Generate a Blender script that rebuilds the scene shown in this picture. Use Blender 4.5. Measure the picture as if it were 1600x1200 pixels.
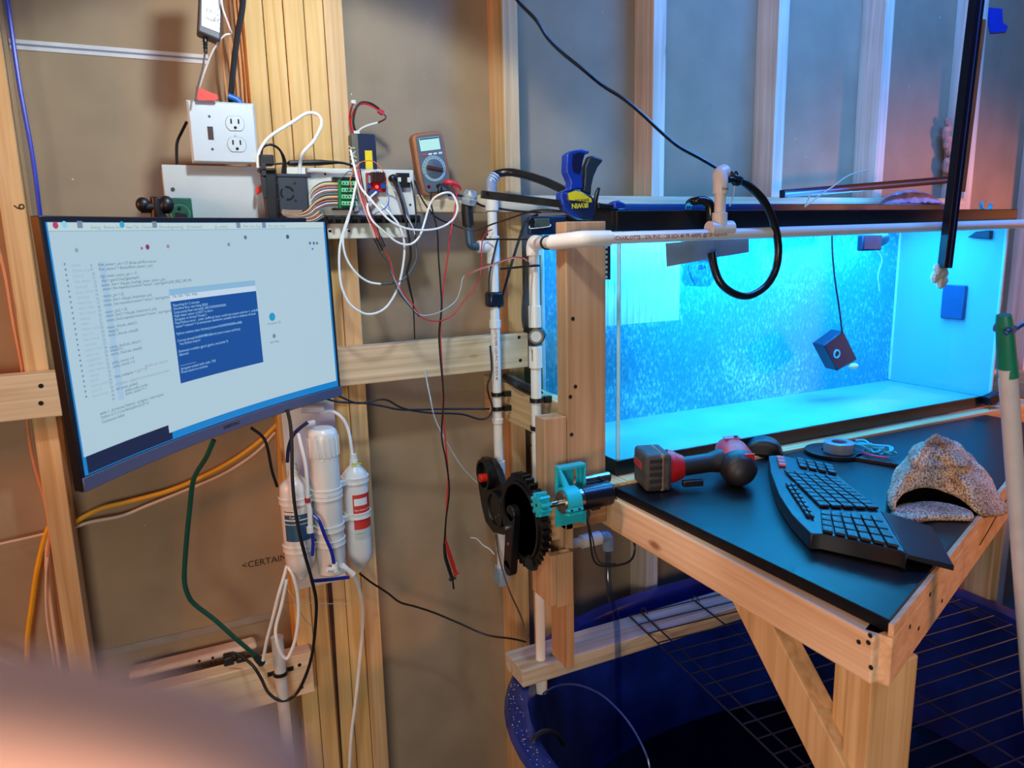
import bpy, math, random
from mathutils import Vector, Matrix
random.seed(7)
for _o in list(bpy.data.objects): bpy.data.objects.remove(_o)
scene = bpy.context.scene
COL = scene.collection
V = Vector

# ------------------------------------------------------------------ camera
F = 1150.0
R = ((0.897846, -0.103521, 0.427966), (-0.439716, -0.160388, 0.8837), (-0.022841, -0.98161, -0.189524))
CAM = V((0, 0, 1.5))
def cam2w(x, y, z):
    return CAM + V([R[i][0]*x + R[i][1]*y + R[i][2]*z for i in range(3)])
def at(px, py, X=None, Y=None, Z=None):
    d = cam2w((px-800)/F, (py-600)/F, 1.0) - CAM
    if Y is not None: t = (Y-CAM.y)/d.y
    elif X is not None: t = (X-CAM.x)/d.x
    else: t = (Z-CAM.z)/d.z
    return CAM + d*t
cd = bpy.data.cameras.new('camera'); co = bpy.data.objects.new('camera', cd); COL.objects.link(co)
M = Matrix(((R[0][0], -R[0][1], -R[0][2], CAM.x), (R[1][0], -R[1][1], -R[1][2], CAM.y),
            (R[2][0], -R[2][1], -R[2][2], CAM.z), (0, 0, 0, 1)))
co.matrix_world = M
cd.sensor_fit = 'HORIZONTAL'; cd.sensor_width = 36; cd.lens = F/1600*36
cd.clip_start = 0.01; cd.clip_end = 50
cd.dof.use_dof = True; cd.dof.focus_distance = 1.45; cd.dof.aperture_fstop = 7.6
scene.camera = co
# ------------------------------------------------------------------ world, lights, exposure
w = bpy.data.worlds.new('world'); scene.world = w; w.use_nodes = True
w.node_tree.nodes['Background'].inputs[0].default_value = (0.35, 0.42, 0.6, 1)
w.node_tree.nodes['Background'].inputs[1].default_value = 0.03
vs = scene.view_settings
vs.view_transform = 'Standard'; vs.look = 'None'; vs.gamma = 1; vs.use_curve_mapping = False; vs.exposure = 0.12
def light(name, kind, loc, target, power, color, size=(0.1, 0.1), spot=None, blend=.5, spread=None):
    ld = bpy.data.lights.new(name, kind); ld.energy = power; ld.color = color
    if kind == 'AREA':
        ld.shape = 'RECTANGLE'; ld.size, ld.size_y = size
        if spread: ld.spread = math.radians(spread)
    else: ld.shadow_soft_size = size[0]
    if kind == 'SPOT': ld.spot_size = math.radians(spot); ld.spot_blend = blend
    o = bpy.data.objects.new(name, ld); COL.objects.link(o); o.location = loc
    o.rotation_euler = (V(target)-V(loc)).to_track_quat('-Z', 'Y').to_euler()
    return o
light('clamp_lamp', 'SPOT', (0.27, 0.95, 2.00), (0.30, 1.50, 1.36), 16.5, (0.84, 0.96, 1.0), (0.035, 0), spot=108, blend=.20)
light('cool_fill_light', 'AREA', (0.2, -0.6, 2.6), (0.4, 1.6, 1.0), 4.5, (0.66, 0.85, 1.0), (0.9, 0.25))  # weak fill added to lift the scene, not an actual ceiling fixture
light('warm_fill_light', 'AREA', (-0.50, -0.45, 1.25), (0.9, 0.9, 0.8), 15, (1.0, 0.86, 0.74), (0.6, 0.4))  # soft warm fill added to brighten bench rails and lower wall, no real lamp
light('orange_lamp_left', 'AREA', (-1.6, 1.00, 1.75), (0.1, 1.60, 1.4), 15, (1.0, 0.28, 0.06), (0.25, 0.4))
light('orange_lamp_right', 'SPOT', (3.7, -0.52, 1.40), (2.4, 1.65, 1.12), 250, (1.0, 0.30, 0.08), (0.20, 0), spot=38, blend=.45)
light('orange_bench_fill', 'SPOT', (3.7, -0.52, 1.30), (1.2, 0.70, 0.78), 150, (1.0, 0.42, 0.18), (0.20, 0), spot=24, blend=.4)  # extra spot added at the right orange lamp to light the bench front
light('blue_lamp', 'AREA', (1.75, 0.85, 2.6), (1.9, 1.6, 1.4), 30, (0.05, 0.27, 1.0), (0.9, 0.15))
light('tank_lamp', 'AREA', (1.41, 1.34, 1.535), (1.41, 1.34, 1.0), 14, (0.03, 0.455, 1.0), (1.05, 0.2))
light('tank_lamp_spill', 'AREA', (1.55, 1.40, 1.60), (1.5, 1.7, 2.2), 3.2, (0.06, 0.38, 1.0), (1.1, 0.04))

# ------------------------------------------------------------------ materials
def lin(c):
    return tuple((x/255/12.92 if x/255 <= .04045 else ((x/255+.055)/1.055)**2.4) for x in c) + (1,)
MC = {}
def mat(name, rgb, rough=.5, metal=0, vary=.08, scale=30, bump=0, coat=0, spec=.5):
    if name in MC: return MC[name]
    m = bpy.data.materials.new(name); m.use_nodes = True; nt = m.node_tree; b = nt.nodes['Principled BSDF']
    c = lin(rgb)
    b.inputs['Roughness'].default_value = rough; b.inputs['Metallic'].default_value = metal
    b.inputs['Coat Weight'].default_value = coat; b.inputs['Specular IOR Level'].default_value = spec
    tc = nt.nodes.new('ShaderNodeTexCoord'); n = nt.nodes.new('ShaderNodeTexNoise')
    n.inputs['Scale'].default_value = scale; n.inputs['Detail'].default_value = 4
    nt.links.new(tc.outputs['Object'], n.inputs['Vector'])
    r = nt.nodes.new('ShaderNodeValToRGB')
    r.color_ramp.elements[0].position = .3; r.color_ramp.elements[1].position = .7
    r.color_ramp.elements[0].color = tuple(x*(1-vary) for x in c[:3]) + (1,)
    r.color_ramp.elements[1].color = tuple(min(1, x*(1+vary)) for x in c[:3]) + (1,)
    nt.links.new(n.outputs['Fac'], r.inputs['Fac']); nt.links.new(r.outputs['Color'], b.inputs['Base Color'])
    if bump:
        bp = nt.nodes.new('ShaderNodeBump'); bp.inputs['Strength'].default_value = bump; bp.inputs['Distance'].default_value = .002
        nt.links.new(n.outputs['Fac'], bp.inputs['Height']); nt.links.new(bp.outputs['Normal'], b.inputs['Normal'])
    MC[name] = m; return m
def wood(axis, name='pine', light_c=(222, 190, 142), dark_c=(196, 155, 104)):
    key = name+axis
    if key in MC: return MC[key]
    m = bpy.data.materials.new(key); m.use_nodes = True; nt = m.node_tree; b = nt.nodes['Principled BSDF']
    L = nt.links.new
    tc = nt.nodes.new('ShaderNodeTexCoord'); mp = nt.nodes.new('ShaderNodeMapping')
    oi = nt.nodes.new('ShaderNodeObjectInfo'); ad = nt.nodes.new('ShaderNodeVectorMath'); ad.operation = 'ADD'
    ml = nt.nodes.new('ShaderNodeMath'); ml.operation = 'MULTIPLY'; ml.inputs[1].default_value = 17
    L(oi.outputs['Random'], ml.inputs[0]); L(tc.outputs['Object'], ad.inputs[0]); L(ml.outputs[0], ad.inputs[1])
    s = [70, 70, 70]; s['xyz'.index(axis)] = 2.2
    mp.inputs['Scale'].default_value = s; L(ad.outputs[0], mp.inputs['Vector'])
    n = nt.nodes.new('ShaderNodeTexNoise'); n.inputs['Scale'].default_value = 1.0; n.inputs['Detail'].default_value = 6; n.inputs['Distortion'].default_value = .6
    L(mp.outputs[0], n.inputs['Vector'])
    n2 = nt.nodes.new('ShaderNodeTexNoise'); n2.inputs['Scale'].default_value = 5; n2.inputs['Detail'].default_value = 3
    L(ad.outputs[0], n2.inputs['Vector'])
    r = nt.nodes.new('ShaderNodeValToRGB'); r.color_ramp.elements[0].position = .32; r.color_ramp.elements[1].position = .62
    r.color_ramp.elements[0].color = lin(dark_c); r.color_ramp.elements[1].color = lin(light_c)
    L(n.outputs['Fac'], r.inputs['Fac'])
    mx = nt.nodes.new('ShaderNodeMixRGB'); mx.blend_type = 'MULTIPLY'; mx.inputs[0].default_value = .6
    r2 = nt.nodes.new('ShaderNodeValToRGB'); r2.color_ramp.elements[0].position = .3; r2.color_ramp.elements[1].position = .7
    r2.color_ramp.elements[0].color = (.80, .74, .66, 1); r2.color_ramp.elements[1].color = (1, 1, 1, 1)
    L(n2.outputs['Fac'], r2.inputs['Fac']); L(r.outputs[0], mx.inputs[1]); L(r2.outputs[0], mx.inputs[2])
    # knots
    mp3 = nt.nodes.new('ShaderNodeMapping'); s3 = [9, 9, 9]; s3['xyz'.index(axis)] = 4; mp3.inputs['Scale'].default_value = s3
    L(ad.outputs[0], mp3.inputs['Vector'])
    vo = nt.nodes.new('ShaderNodeTexVoronoi'); vo.inputs['Scale'].default_value = 1.0; L(mp3.outputs[0], vo.inputs['Vector'])
    r3 = nt.nodes.new('ShaderNodeValToRGB'); r3.color_ramp.elements[0].position = .05; r3.color_ramp.elements[1].position = .10
    r3.color_ramp.elements[0].color = (.28, .16, .09, 1); r3.color_ramp.elements[1].color = (1, 1, 1, 1)
    L(vo.outputs['Distance'], r3.inputs['Fac'])
    m2 = nt.nodes.new('ShaderNodeMixRGB'); m2.blend_type = 'MULTIPLY'; m2.inputs[0].default_value = .8
    L(mx.outputs[0], m2.inputs[1]); L(r3.outputs[0], m2.inputs[2]); L(m2.outputs[0], b.inputs['Base Color'])
    b.inputs['Roughness'].default_value = .65; b.inputs['Specular IOR Level'].default_value = .3
    bp = nt.nodes.new('ShaderNodeBump'); bp.inputs['Strength'].default_value = .25; bp.inputs['Distance'].default_value = .001
    L(n.outputs['Fac'], bp.inputs['Height']); L(bp.outputs[0], b.inputs['Normal'])
    MC[key] = m; return m
def emit(name, rgb, strength=1.0, vary=None):
    if name in MC: return MC[name]
    m = bpy.data.materials.new(name); m.use_nodes = True; nt = m.node_tree
    b = nt.nodes['Principled BSDF']; b.inputs['Base Color'].default_value = (.01, .01, .012, 1)
    b.inputs['Roughness'].default_value = .45; b.inputs['Specular IOR Level'].default_value = .2
    b.inputs['Emission Color'].default_value = lin(rgb); b.inputs['Emission Strength'].default_value = strength
    MC[name] = m; return m
def glass(name, tint, gloss=.06, rough=.02):
    m = bpy.data.materials.new(name); m.use_nodes = True; nt = m.node_tree; nt.nodes.clear(); L = nt.links.new
    o = nt.nodes.new('ShaderNodeOutputMaterial'); t = nt.nodes.new('ShaderNodeBsdfTransparent'); t.inputs[0].default_value = tint
    g = nt.nodes.new('ShaderNodeBsdfGlossy'); g.inputs['Roughness'].default_value = rough
    fr = nt.nodes.new('ShaderNodeLayerWeight'); pw = nt.nodes.new('ShaderNodeMath'); pw.operation = 'POWER'; pw.inputs[1].default_value = 4
    ma = nt.nodes.new('ShaderNodeMath'); ma.operation = 'MULTIPLY_ADD'; ma.inputs[1].default_value = .4; ma.inputs[2].default_value = gloss*.2
    L(fr.outputs['Facing'], pw.inputs[0]); L(pw.outputs[0], ma.inputs[0])
    mx = nt.nodes.new('ShaderNodeMixShader'); L(ma.outputs[0], mx.inputs[0]); L(t.outputs[0], mx.inputs[1]); L(g.outputs[0], mx.inputs[2])
    L(mx.outputs[0], o.inputs[0]); return m

# ------------------------------------------------------------------ mesh builder
def catmull(pts, k=6):
    pts = [V(p) for p in pts]
    if len(pts) < 3: return pts
    P = [pts[0]*2-pts[1]] + pts + [pts[-1]*2-pts[-2]]; out = []
    for i in range(1, len(P)-2):
        a, b, c, d = P[i-1:i+3]
        for j in range(k):
            t = j/k
            out.append(.5*((2*b) + (c-a)*t + (2*a-5*b+4*c-d)*t*t + (3*b-a-3*c+d)*t**3))
    out.append(pts[-1]); return out
class MB:
    def __init__(s): s.v = []; s.f = []; s.m = []; s.mi = 0
    def mt(s, i): s.mi = i; return s
    def add(s, vs_, fs):
        o = len(s.v); s.v += [V(p) for p in vs_]
        for f in fs: s.f.append([o+i for i in f]); s.m.append(s.mi)
        return s
    def box(s, x0, x1, y0, y1, z0, z1):
        return s.add([(x0, y0, z0), (x1, y0, z0), (x1, y1, z0), (x0, y1, z0), (x0, y0, z1), (x1, y0, z1), (x1, y1, z1), (x0, y1, z1)],
                     [(0, 3, 2, 1), (4, 5, 6, 7), (0, 1, 5, 4), (1, 2, 6, 5), (2, 3, 7, 6), (3, 0, 4, 7)])
    def obox(s, c, ax, ay, az, hx, hy, hz):
        c = V(c); ax = V(ax).normalized()*hx; ay = V(ay).normalized()*hy; az = V(az).normalized()*hz
        q = [c+ax*i+ay*j+az*k for k in (-1, 1) for i, j in ((-1, -1), (1, -1), (1, 1), (-1, 1))]
        return s.add(q, [(0, 3, 2, 1), (4, 5, 6, 7), (0, 1, 5, 4), (1, 2, 6, 5), (2, 3, 7, 6), (3, 0, 4, 7)])
    def prism(s, poly, vec):
        n = len(poly); poly = [V(p) for p in poly]; vec = V(vec)
        fs = [tuple(range(n))[::-1], tuple(range(n, 2*n))] + [(i, (i+1) % n, n+(i+1) % n, n+i) for i in range(n)]
        return s.add(poly + [p+vec for p in poly], fs)
    def tube(s, pts, r, n=10, k=6, smooth=True, flat=1.0):
        P = catmull(pts, k) if smooth else [V(p) for p in pts]
        rr = r if isinstance(r, (list, tuple)) else None
        up = V((0, 0, 1)); vs_ = []; L = len(P); prev = None
        for i, p in enumerate(P):
            t = (P[min(i+1, L-1)]-P[max(i-1, 0)])
            if t.length < 1e-9: t = V((0, 0, 1))
            t.normalize()
            if prev is None:
                a = t.cross(up)
                if a.length < .1: a = t.cross(V((1, 0, 0)))
            else: a = prev - t*prev.dot(t)
            a.normalize(); prev = a.copy(); b = t.cross(a)
            if rr: q = i/(L-1)*(len(rr)-1); j = min(int(q), len(rr)-2); rad = rr[j]+(rr[j+1]-rr[j])*(q-j)
            else: rad = r
            for j in range(n):
                th = 2*math.pi*j/n; vs_.append(p + a*math.cos(th)*rad + b*math.sin(th)*rad*flat)
        fs = [(i*n+j, i*n+(j+1) % n, (i+1)*n+(j+1) % n, (i+1)*n+j) for i in range(L-1) for j in range(n)]
        fs += [tuple(range(n))[::-1], tuple((L-1)*n+j for j in range(n))]
        return s.add(vs_, fs)
    def lathe(s, o, axis, prof, n=24):
        o = V(o); ax = V(axis).normalized(); a = ax.cross(V((0, 0, 1)))
        if a.length < .1: a = ax.cross(V((1, 0, 0)))
        a.normalize(); b = ax.cross(a); vs_ = []
        for t, r in prof:
            for j in range(n):
                th = 2*math.pi*j/n; vs_.append(o+ax*t+a*math.cos(th)*r+b*math.sin(th)*r)
        L = len(prof)
        fs = [(i*n+j, i*n+(j+1) % n, (i+1)*n+(j+1) % n, (i+1)*n+j) for i in range(L-1) for j in range(n)]
        fs += [tuple(range(n))[::-1], tuple((L-1)*n+j for j in range(n))]
        return s.add(vs_, fs)
    def cyl(s, p0, p1, r, n=20, r1=None):
        p0 = V(p0); p1 = V(p1); return s.lathe(p0, p1-p0, [(0, r), ((p1-p0).length, r if r1 is None else r1)], n)
    def ball(s, c, r, sc=(1, 1, 1), n=16):
        c = V(c); m_ = n//2; vs_ = []
        for i in range(m_+1):
            ph = math.pi*(i+.001 if i == 0 else i-.001 if i == m_ else i)/m_
            for j in range(n):
                th = 2*math.pi*j/n
                vs_.append(c+V((r*sc[0]*math.sin(ph)*math.cos(th), r*sc[1]*math.sin(ph)*math.sin(th), r*sc[2]*math.cos(ph))))
        return s.add(vs_, [(i*n+j, (i+1)*n+j, (i+1)*n+(j+1) % n, i*n+(j+1) % n) for i in range(m_) for j in range(n)])
    def grid(s, fn, nu, nv):
        vs_ = [fn(i/nu, j/nv) for j in range(nv+1) for i in range(nu+1)]
        return s.add(vs_, [(j*(nu+1)+i, j*(nu+1)+i+1, (j+1)*(nu+1)+i+1, (j+1)*(nu+1)+i) for j in range(nv) for i in range(nu)])
    def text(s, txt, o, ux, uy, size, fn=None, shear=0, bold=0):
        vs_, fs = textmesh(txt, bold)
        if fn: return s.add([fn(p[0]*size, p[1]*size) for p in vs_], fs)
        o = V(o); ux = V(ux).normalized(); uy = V(uy).normalized()
        return s.add([o+ux*p[0]*size+uy*p[1]*size for p in vs_], fs)
    def build(s, name, mats, parent=None, smooth=True, bevel=0, kind=None, label=None, seg=2):
        if not isinstance(mats, (list, tuple)): mats = [mats]
        base = V((0, 0, 0))
        if parent is None:
            lo = V([min(p[i] for p in s.v) for i in range(3)]); hi = V([max(p[i] for p in s.v) for i in range(3)])
            base = V(((lo.x+hi.x)/2, (lo.y+hi.y)/2, lo.z))
        else:
            p = parent
            while p: base = base + p.location; p = p.parent
        me = bpy.data.meshes.new(name); me.from_pydata([p-base for p in s.v], [], s.f)
        for m_ in mats: me.materials.append(m_)
        me.polygons.foreach_set('material_index', s.m)
        me.polygons.foreach_set('use_smooth', [smooth]*len(s.f)); me.update()
        if smooth: me.set_sharp_from_angle(angle=math.radians(38))
        o = bpy.data.objects.new(name, me); COL.objects.link(o)
        if parent is None: o.location = base
        else: o.parent = parent
        if bevel:
            md = o.modifiers.new('bevel', 'BEVEL'); md.width = bevel; md.segments = seg; md.limit_method = 'ANGLE'; md.angle_limit = math.radians(40)
        if kind: o['kind'] = kind
        if label: o['label'] = label
        return o
TXT = {}
def textmesh(txt, bold=0):
    if (txt, bold) in TXT: return TXT[(txt, bold)]
    cu = bpy.data.curves.new('t', 'FONT'); cu.body = txt; cu.resolution_u = 2; cu.offset = bold
    ob = bpy.data.objects.new('t', cu); COL.objects.link(ob); bpy.context.view_layer.update()
    dg = bpy.context.evaluated_depsgraph_get(); me = ob.evaluated_get(dg).to_mesh()
    r = ([tuple(v.co) for v in me.vertices], [tuple(p.vertices) for p in me.polygons])
    ob.evaluated_get(dg).to_mesh_clear(); bpy.data.objects.remove(ob); bpy.data.curves.remove(cu)
    TXT[(txt, bold)] = r; return r
def tag(o, label, cat, group=None):
    o['label'] = label; o['category'] = cat
    if group: o['group'] = group
    return o
def thing(name, loc, label, cat, group=None):
    o = bpy.data.objects.new(name, None); COL.objects.link(o); o.location = loc; o.empty_display_size = .05
    return tag(o, label, cat, group)
def struct(mb, name, m, **k): return mb.build(name, m, kind='structure', **k)
def px(*L, Y=None):            # (px, py) or (px, py, Y) on vertical planes parallel to the stud wall
    return [at(q[0], q[1], Y=(q[2] if len(q) > 2 else Y)) for q in L]
def cable(name, label, pts, r, m, cat='cable', group=None, n=8, Y=None):
    return tag(MB().tube(px(*pts, Y=Y), r, n=n).build(name, m), label, cat, group)
# ------------------------------------------------------------------ the room
M_dry = mat('drywall_paper', (158, 138, 112), .9, vary=.10, scale=9, bump=.05, spec=.2)
nt = M_dry.node_tree; _b = nt.nodes['Principled BSDF']; _src = _b.inputs['Base Color'].links[0].from_socket
_n = nt.nodes.new('ShaderNodeTexNoise'); _n.inputs['Scale'].default_value = 75; _n.inputs['Detail'].default_value = 2
_r = nt.nodes.new('ShaderNodeValToRGB'); _r.color_ramp.elements[0].position = .77; _r.color_ramp.elements[1].position = .80
_tc = nt.nodes.new('ShaderNodeTexCoord'); nt.links.new(_tc.outputs['Object'], _n.inputs['Vector'])
_mx = nt.nodes.new('ShaderNodeMixRGB'); _mx.inputs[2].default_value = lin((215, 205, 190))
nt.links.new(_n.outputs['Fac'], _r.inputs['Fac']); nt.links.new(_r.outputs[0], _mx.inputs[0]); nt.links.new(_src, _mx.inputs[1]); nt.links.new(_mx.outputs[0], _b.inputs['Base Color'])
M_plaster = mat('plain_wall', (150, 140, 125), .9)
M_floor = mat('concrete', (105, 102, 98), .85, vary=.15, scale=6, bump=.1)
YW, YS = 1.65, 1.57
struct(MB().box(-2.2, 4.3, YW, YW+.06, 0, 2.75), 'wall_back', M_dry)
struct(MB().box(-2.26, -2.2, -2.4, YW+.06, 0, 2.75), 'wall_left', M_plaster)
struct(MB().box(4.3, 4.36, -2.4, YW+.06, 0, 2.75), 'wall_right', M_plaster)
struct(MB().box(-2.2, 4.3, -2.46, -2.4, 0, 2.75), 'wall_front', M_plaster)
struct(MB().box(-2.26, 4.36, -2.46, YW+.06, 2.75, 2.8), 'ceiling', M_plaster)
struct(MB().box(-2.26, 4.36, -2.46, YW+.06, -.05, 0), 'floor', M_floor)
M_tape = mat('paper_seam', (205, 205, 205), .8)
M_tape2 = mat('paper_seam_line', (120, 128, 145), .8)
M_seamlow = mat('paper_seam_low', (150, 140, 128), .8)
za = at(200, 83, Y=1.648).z
struct(MB().box(-.18, .15, 1.6475, 1.6498, za-.0085, za+.0085), 'trim_1', M_tape)
struct(MB().box(-.18, .15, 1.647, 1.6476, za-.0018, za+.0018), 'trim_2', M_tape2)
zb = at(300, 990, Y=1.648).z
struct(MB().box(-1.2, .20, 1.6475, 1.6498, zb-.008, zb+.008), 'trim_3', M_seamlow)
# printed word on the drywall paper
M_ink = mat('faded_ink', (62, 36, 20), .9)
p0 = at(378, 889, Y=1.6485); p1 = at(442, 872, Y=1.6485)
tag(MB().text('<CERTAIN', p0, (1, 0, 0), (0, 0, 1), .021).build('printed_word', M_ink), 'faded dark lettering printed on the brown wall paper left of the water filter', 'lettering')

# ------------------------------------------------------------------ studs
Wz = wood('z'); Wx = wood('x'); Wy = wood('y'); WzP = wood('z', 'whitewood', (226, 214, 192), (198, 184, 160))
WzG = wood('z', 'yellow_pine', (226, 190, 128), (206, 165, 100))
WxG = wood('x', 'pale_pine', (224, 206, 172), (190, 168, 132))
M_bark = mat('bark', (60, 34, 20), .95, vary=.3, bump=.5)
M_black = mat('black_plastic', (16, 17, 20), .42)
M_hole = mat('screw_hole', (14, 10, 8), .9)
def studs():
    g = 'wall studs'
    for xr, lab in ((-.63, 'pine wall stud at the far left edge, behind the leftmost cords'), (-.182, 'pine wall stud left of the monitor with a handwritten nine'),
                    (.795, 'pine wall stud behind the left white pipe, with the mid rail screwed to it'), (1.204, 'pine wall stud behind the tank, directly right of the blue clamp'),
                    (1.610, 'pine wall stud directly right of the hose loop above the tank'), (2.020, 'bluish pine wall stud behind the middle of the black angle bar'),
                    (2.45, 'pine wall stud behind the tall black rod'), (2.88, 'pine wall stud at the far right edge, beyond the tank')):
        t = MB().box(xr-.038, xr, YS, YW, 0, 2.75)
        o = tag(t.build('wall_stud', WzP if xr > 1 else Wz, bevel=.0015, smooth=False), lab, 'stud', g)
        if abs(xr+.182) < .001:
            q = at(26, 311, Y=YS-.0008)
            MB().text('9', q-V((.006, 0, .007)), (0, 0, -1), (1, 0, 0), .024).build('handwritten_mark', M_ink, o)
    e = [.212, .249, .287, .327, .365, .404]
    labs = ['leftmost board of the five studs ganged behind the white filter', 'second board from the left of the five ganged studs',
            'middle board of the five ganged studs, with small knots', 'fourth board from the left of the five ganged studs',
            'rightmost and palest board of the five ganged studs']
    for i in range(5):
        o = MB().box(e[i]+.0007, e[i+1]-.0007, YS+(.001 if i % 2 else 0), YW, 0, 2.75).build('ganged_stud', WzG if i < 4 else Wz, bevel=.002, smooth=False)
        tag(o, labs[i], 'stud', 'ganged studs')
        if i == 2:
            MB().prism([(e[2]+.001, YS-.001, .2), (e[2]+.004, YS-.001, .2), (e[2]+.011, YS-.001, .72), (e[2]+.009, YS-.001, 1.2), (e[2]+.001, YS-.001, 1.2)], (0, .003, 0)).build('bark_edge', M_bark, o)
studs()
# rails
def board(name, label, cat, b, m, holes=(), group=None, bev=.002):
    o = MB().box(*b).build(name, m, bevel=bev, smooth=False); tag(o, label, cat, group)
    for (hx, hy, Yp) in holes:
        c = at(hx, hy, Y=Yp); MB().cyl(c+V((0, .0005, 0)), c-V((0, .0006, 0)), .0042, 10).build('screw', M_hole, o)
    return o
board('mid_rail', 'long pale horizontal rail screwed across the studs behind the monitor', 'board', (-.75, .787, 1.532, 1.57, 1.208, 1.289), WxG,
      [(64, 603, 1.532), (64, 630, 1.532), (811, 527, 1.532), (813, 563, 1.532)])
board('ledge_board', 'long white-lit ledge board along the studs behind the tank top', 'board', (.405, 2.36, 1.53, 1.57, 1.566, 1.603), WxG)
board('lower_shelf_board', 'pine board under the power strip with a black strap hook', 'board', (-.25, .236, 1.53, 1.57, .528, .626), WxG,
      [(468, 1039, 1.53), (471, 1074, 1.53)])
M_bluep = mat('blue_masking_tape', (10, 60, 190), .6)
q = at(1556, 30, Y=1.646)
tag(MB().prism([at(x, y, Y=1.648) for x, y in ((1543, 12), (1565, 14), (1566, 36), (1574, 42), (1570, 50), (1547, 52), (1544, 40))], (0, -.003, 0)).build('tape_patch', M_bluep), 'torn patch of blue masking tape on the wall at upper right', 'tape')
M_foam = mat('spray_foam', (165, 130, 115), .9, vary=.3, scale=40, bump=.6)
mb = MB()
for i in range(16):
    c = at(1482+random.uniform(-5, 5), 190+i*5.2, Y=1.62); mb.ball(c, random.uniform(.010, .02), (1, .8, 1.2), 8)
tag(mb.build('foam_bead', M_foam), 'lumpy bead of spray foam beside the black rod', 'foam')

# ------------------------------------------------------------------ tank
TX0, TX1, TY0, TY1, TZ0, TZ1 = .799, 2.027, 1.18, 1.51, 1.038, 1.553
M_rim = mat('tank_trim', (10, 11, 14), .38, vary=.2)
def tank():
    t = thing('fish_tank', ((TX0+TX1)/2, (TY0+TY1)/2, TZ0), 'large rectangular glass aquarium with black trim glowing cyan', 'aquarium')
    g_ = glass('tank_glass', (.93, .99, 1.0, 1))
    def ring(z0, z1, lip, name):
        mb = MB(); e = .004
        mb.box(TX0-e, TX1+e, TY0-e, TY0+lip, z0, z1); mb.box(TX0-e, TX1+e, TY1-lip, TY1+e, z0, z1)
        mb.box(TX0-e, TX0+lip, TY0+lip, TY1-lip, z0, z1); mb.box(TX1-lip, TX1+e, TY0+lip, TY1-lip, z0, z1)
        return mb.build(name, M_rim, t, bevel=.0015, smooth=False)
    ring(TZ1-.038, TZ1, .012, 'top_trim'); ring(TZ0, TZ0+.030, .0012, 'base_trim')
    MB().box((TX0+TX1)/2-.03, (TX0+TX1)/2+.03, TY0+.012, TY1-.012, TZ1-.012, TZ1-.004).build('centre_brace', M_rim, t)
    za_, zb_ = TZ0+.01, TZ1-.01
    for nm, b in (('front_pane', (TX0+.002, TX1-.002, TY0+.001, TY0+.007, za_, zb_)), ('left_pane', (TX0+.001, TX0+.007, TY0+.008, TY1-.008, za_, zb_)),
                  ('right_pane', (TX1-.007, TX1-.001, TY0+.008, TY1-.008, za_, zb_))):
        MB().box(*b).build(nm, g_, t, smooth=False)
    # added blue sheet whose colour carries the water's glow, with bubble and scratch speckles
    m = bpy.data.materials.new('back_film'); m.use_nodes = True; nt = m.node_tree; b = nt.nodes['Principled BSDF']; L = nt.links.new
    tc = nt.nodes.new('ShaderNodeTexCoord'); mp = nt.nodes.new('ShaderNodeMapping'); mp.inputs['Scale'].default_value = (150, 150, 80); mp.inputs['Rotation'].default_value = (0, .5, 0)
    L(tc.outputs['Object'], mp.inputs[0])
    n = nt.nodes.new('ShaderNodeTexNoise'); n.inputs['Scale'].default_value = 1; n.inputs['Detail'].default_value = 5; n.inputs['Roughness'].default_value = .7; L(mp.outputs[0], n.inputs['Vector'])
    big = nt.nodes.new('ShaderNodeTexNoise'); big.inputs['Scale'].default_value = 5; L(tc.outputs['Object'], big.inputs['Vector'])
    mm = nt.nodes.new('ShaderNodeMath'); mm.operation = 'MULTIPLY_ADD'; mm.inputs[1].default_value = .35; L(big.outputs[0], mm.inputs[0]); L(n.outputs['Fac'], mm.inputs[2])
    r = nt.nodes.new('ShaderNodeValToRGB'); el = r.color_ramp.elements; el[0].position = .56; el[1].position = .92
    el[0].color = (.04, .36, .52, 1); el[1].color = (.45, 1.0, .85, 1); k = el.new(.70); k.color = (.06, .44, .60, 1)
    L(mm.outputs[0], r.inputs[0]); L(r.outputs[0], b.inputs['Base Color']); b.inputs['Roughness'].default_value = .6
    MB().box(TX0+.008, TX1-.008, TY1-.010, TY1-.003, za_, zb_).build('back_pane', m, t, smooth=False)
    fm = mat('tank_floor', (205, 252, 240), .5, vary=.12, scale=6); nt = fm.node_tree; o_ = [n for n in nt.nodes if n.type == 'OUTPUT_MATERIAL'][0]
    tr = nt.nodes.new('ShaderNodeBsdfTransparent'); tr.inputs[0].default_value = (.55, .75, 1, 1); m3 = nt.nodes.new('ShaderNodeMixShader'); m3.inputs[0].default_value = .52
    nt.links.new(o_.inputs[0].links[0].from_socket, m3.inputs[1]); nt.links.new(tr.outputs[0], m3.inputs[2]); nt.links.new(m3.outputs[0], o_.inputs[0])
    hz = glass('end_haze', (.35, .80, 1.0, 1)); nt = hz.node_tree; o_ = [n for n in nt.nodes if n.type == 'OUTPUT_MATERIAL'][0]
    df = nt.nodes.new('ShaderNodeBsdfDiffuse'); df.inputs[0].default_value = (.25, .75, .9, 1); m3 = nt.nodes.new('ShaderNodeMixShader'); m3.inputs[0].default_value = .6
    nt.links.new(o_.inputs[0].links[0].from_socket, m3.inputs[1]); nt.links.new(df.outputs[0], m3.inputs[2]); nt.links.new(m3.outputs[0], o_.inputs[0])
    MB().box(TX1-.0095, TX1-.0075, TY0+.012, TY1-.012, TZ0+.017, TZ1-.04).build('cyan_haze_film', hz, t, smooth=False)  # added cyan film; the hazy glow of the end glass is in its colour
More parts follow.
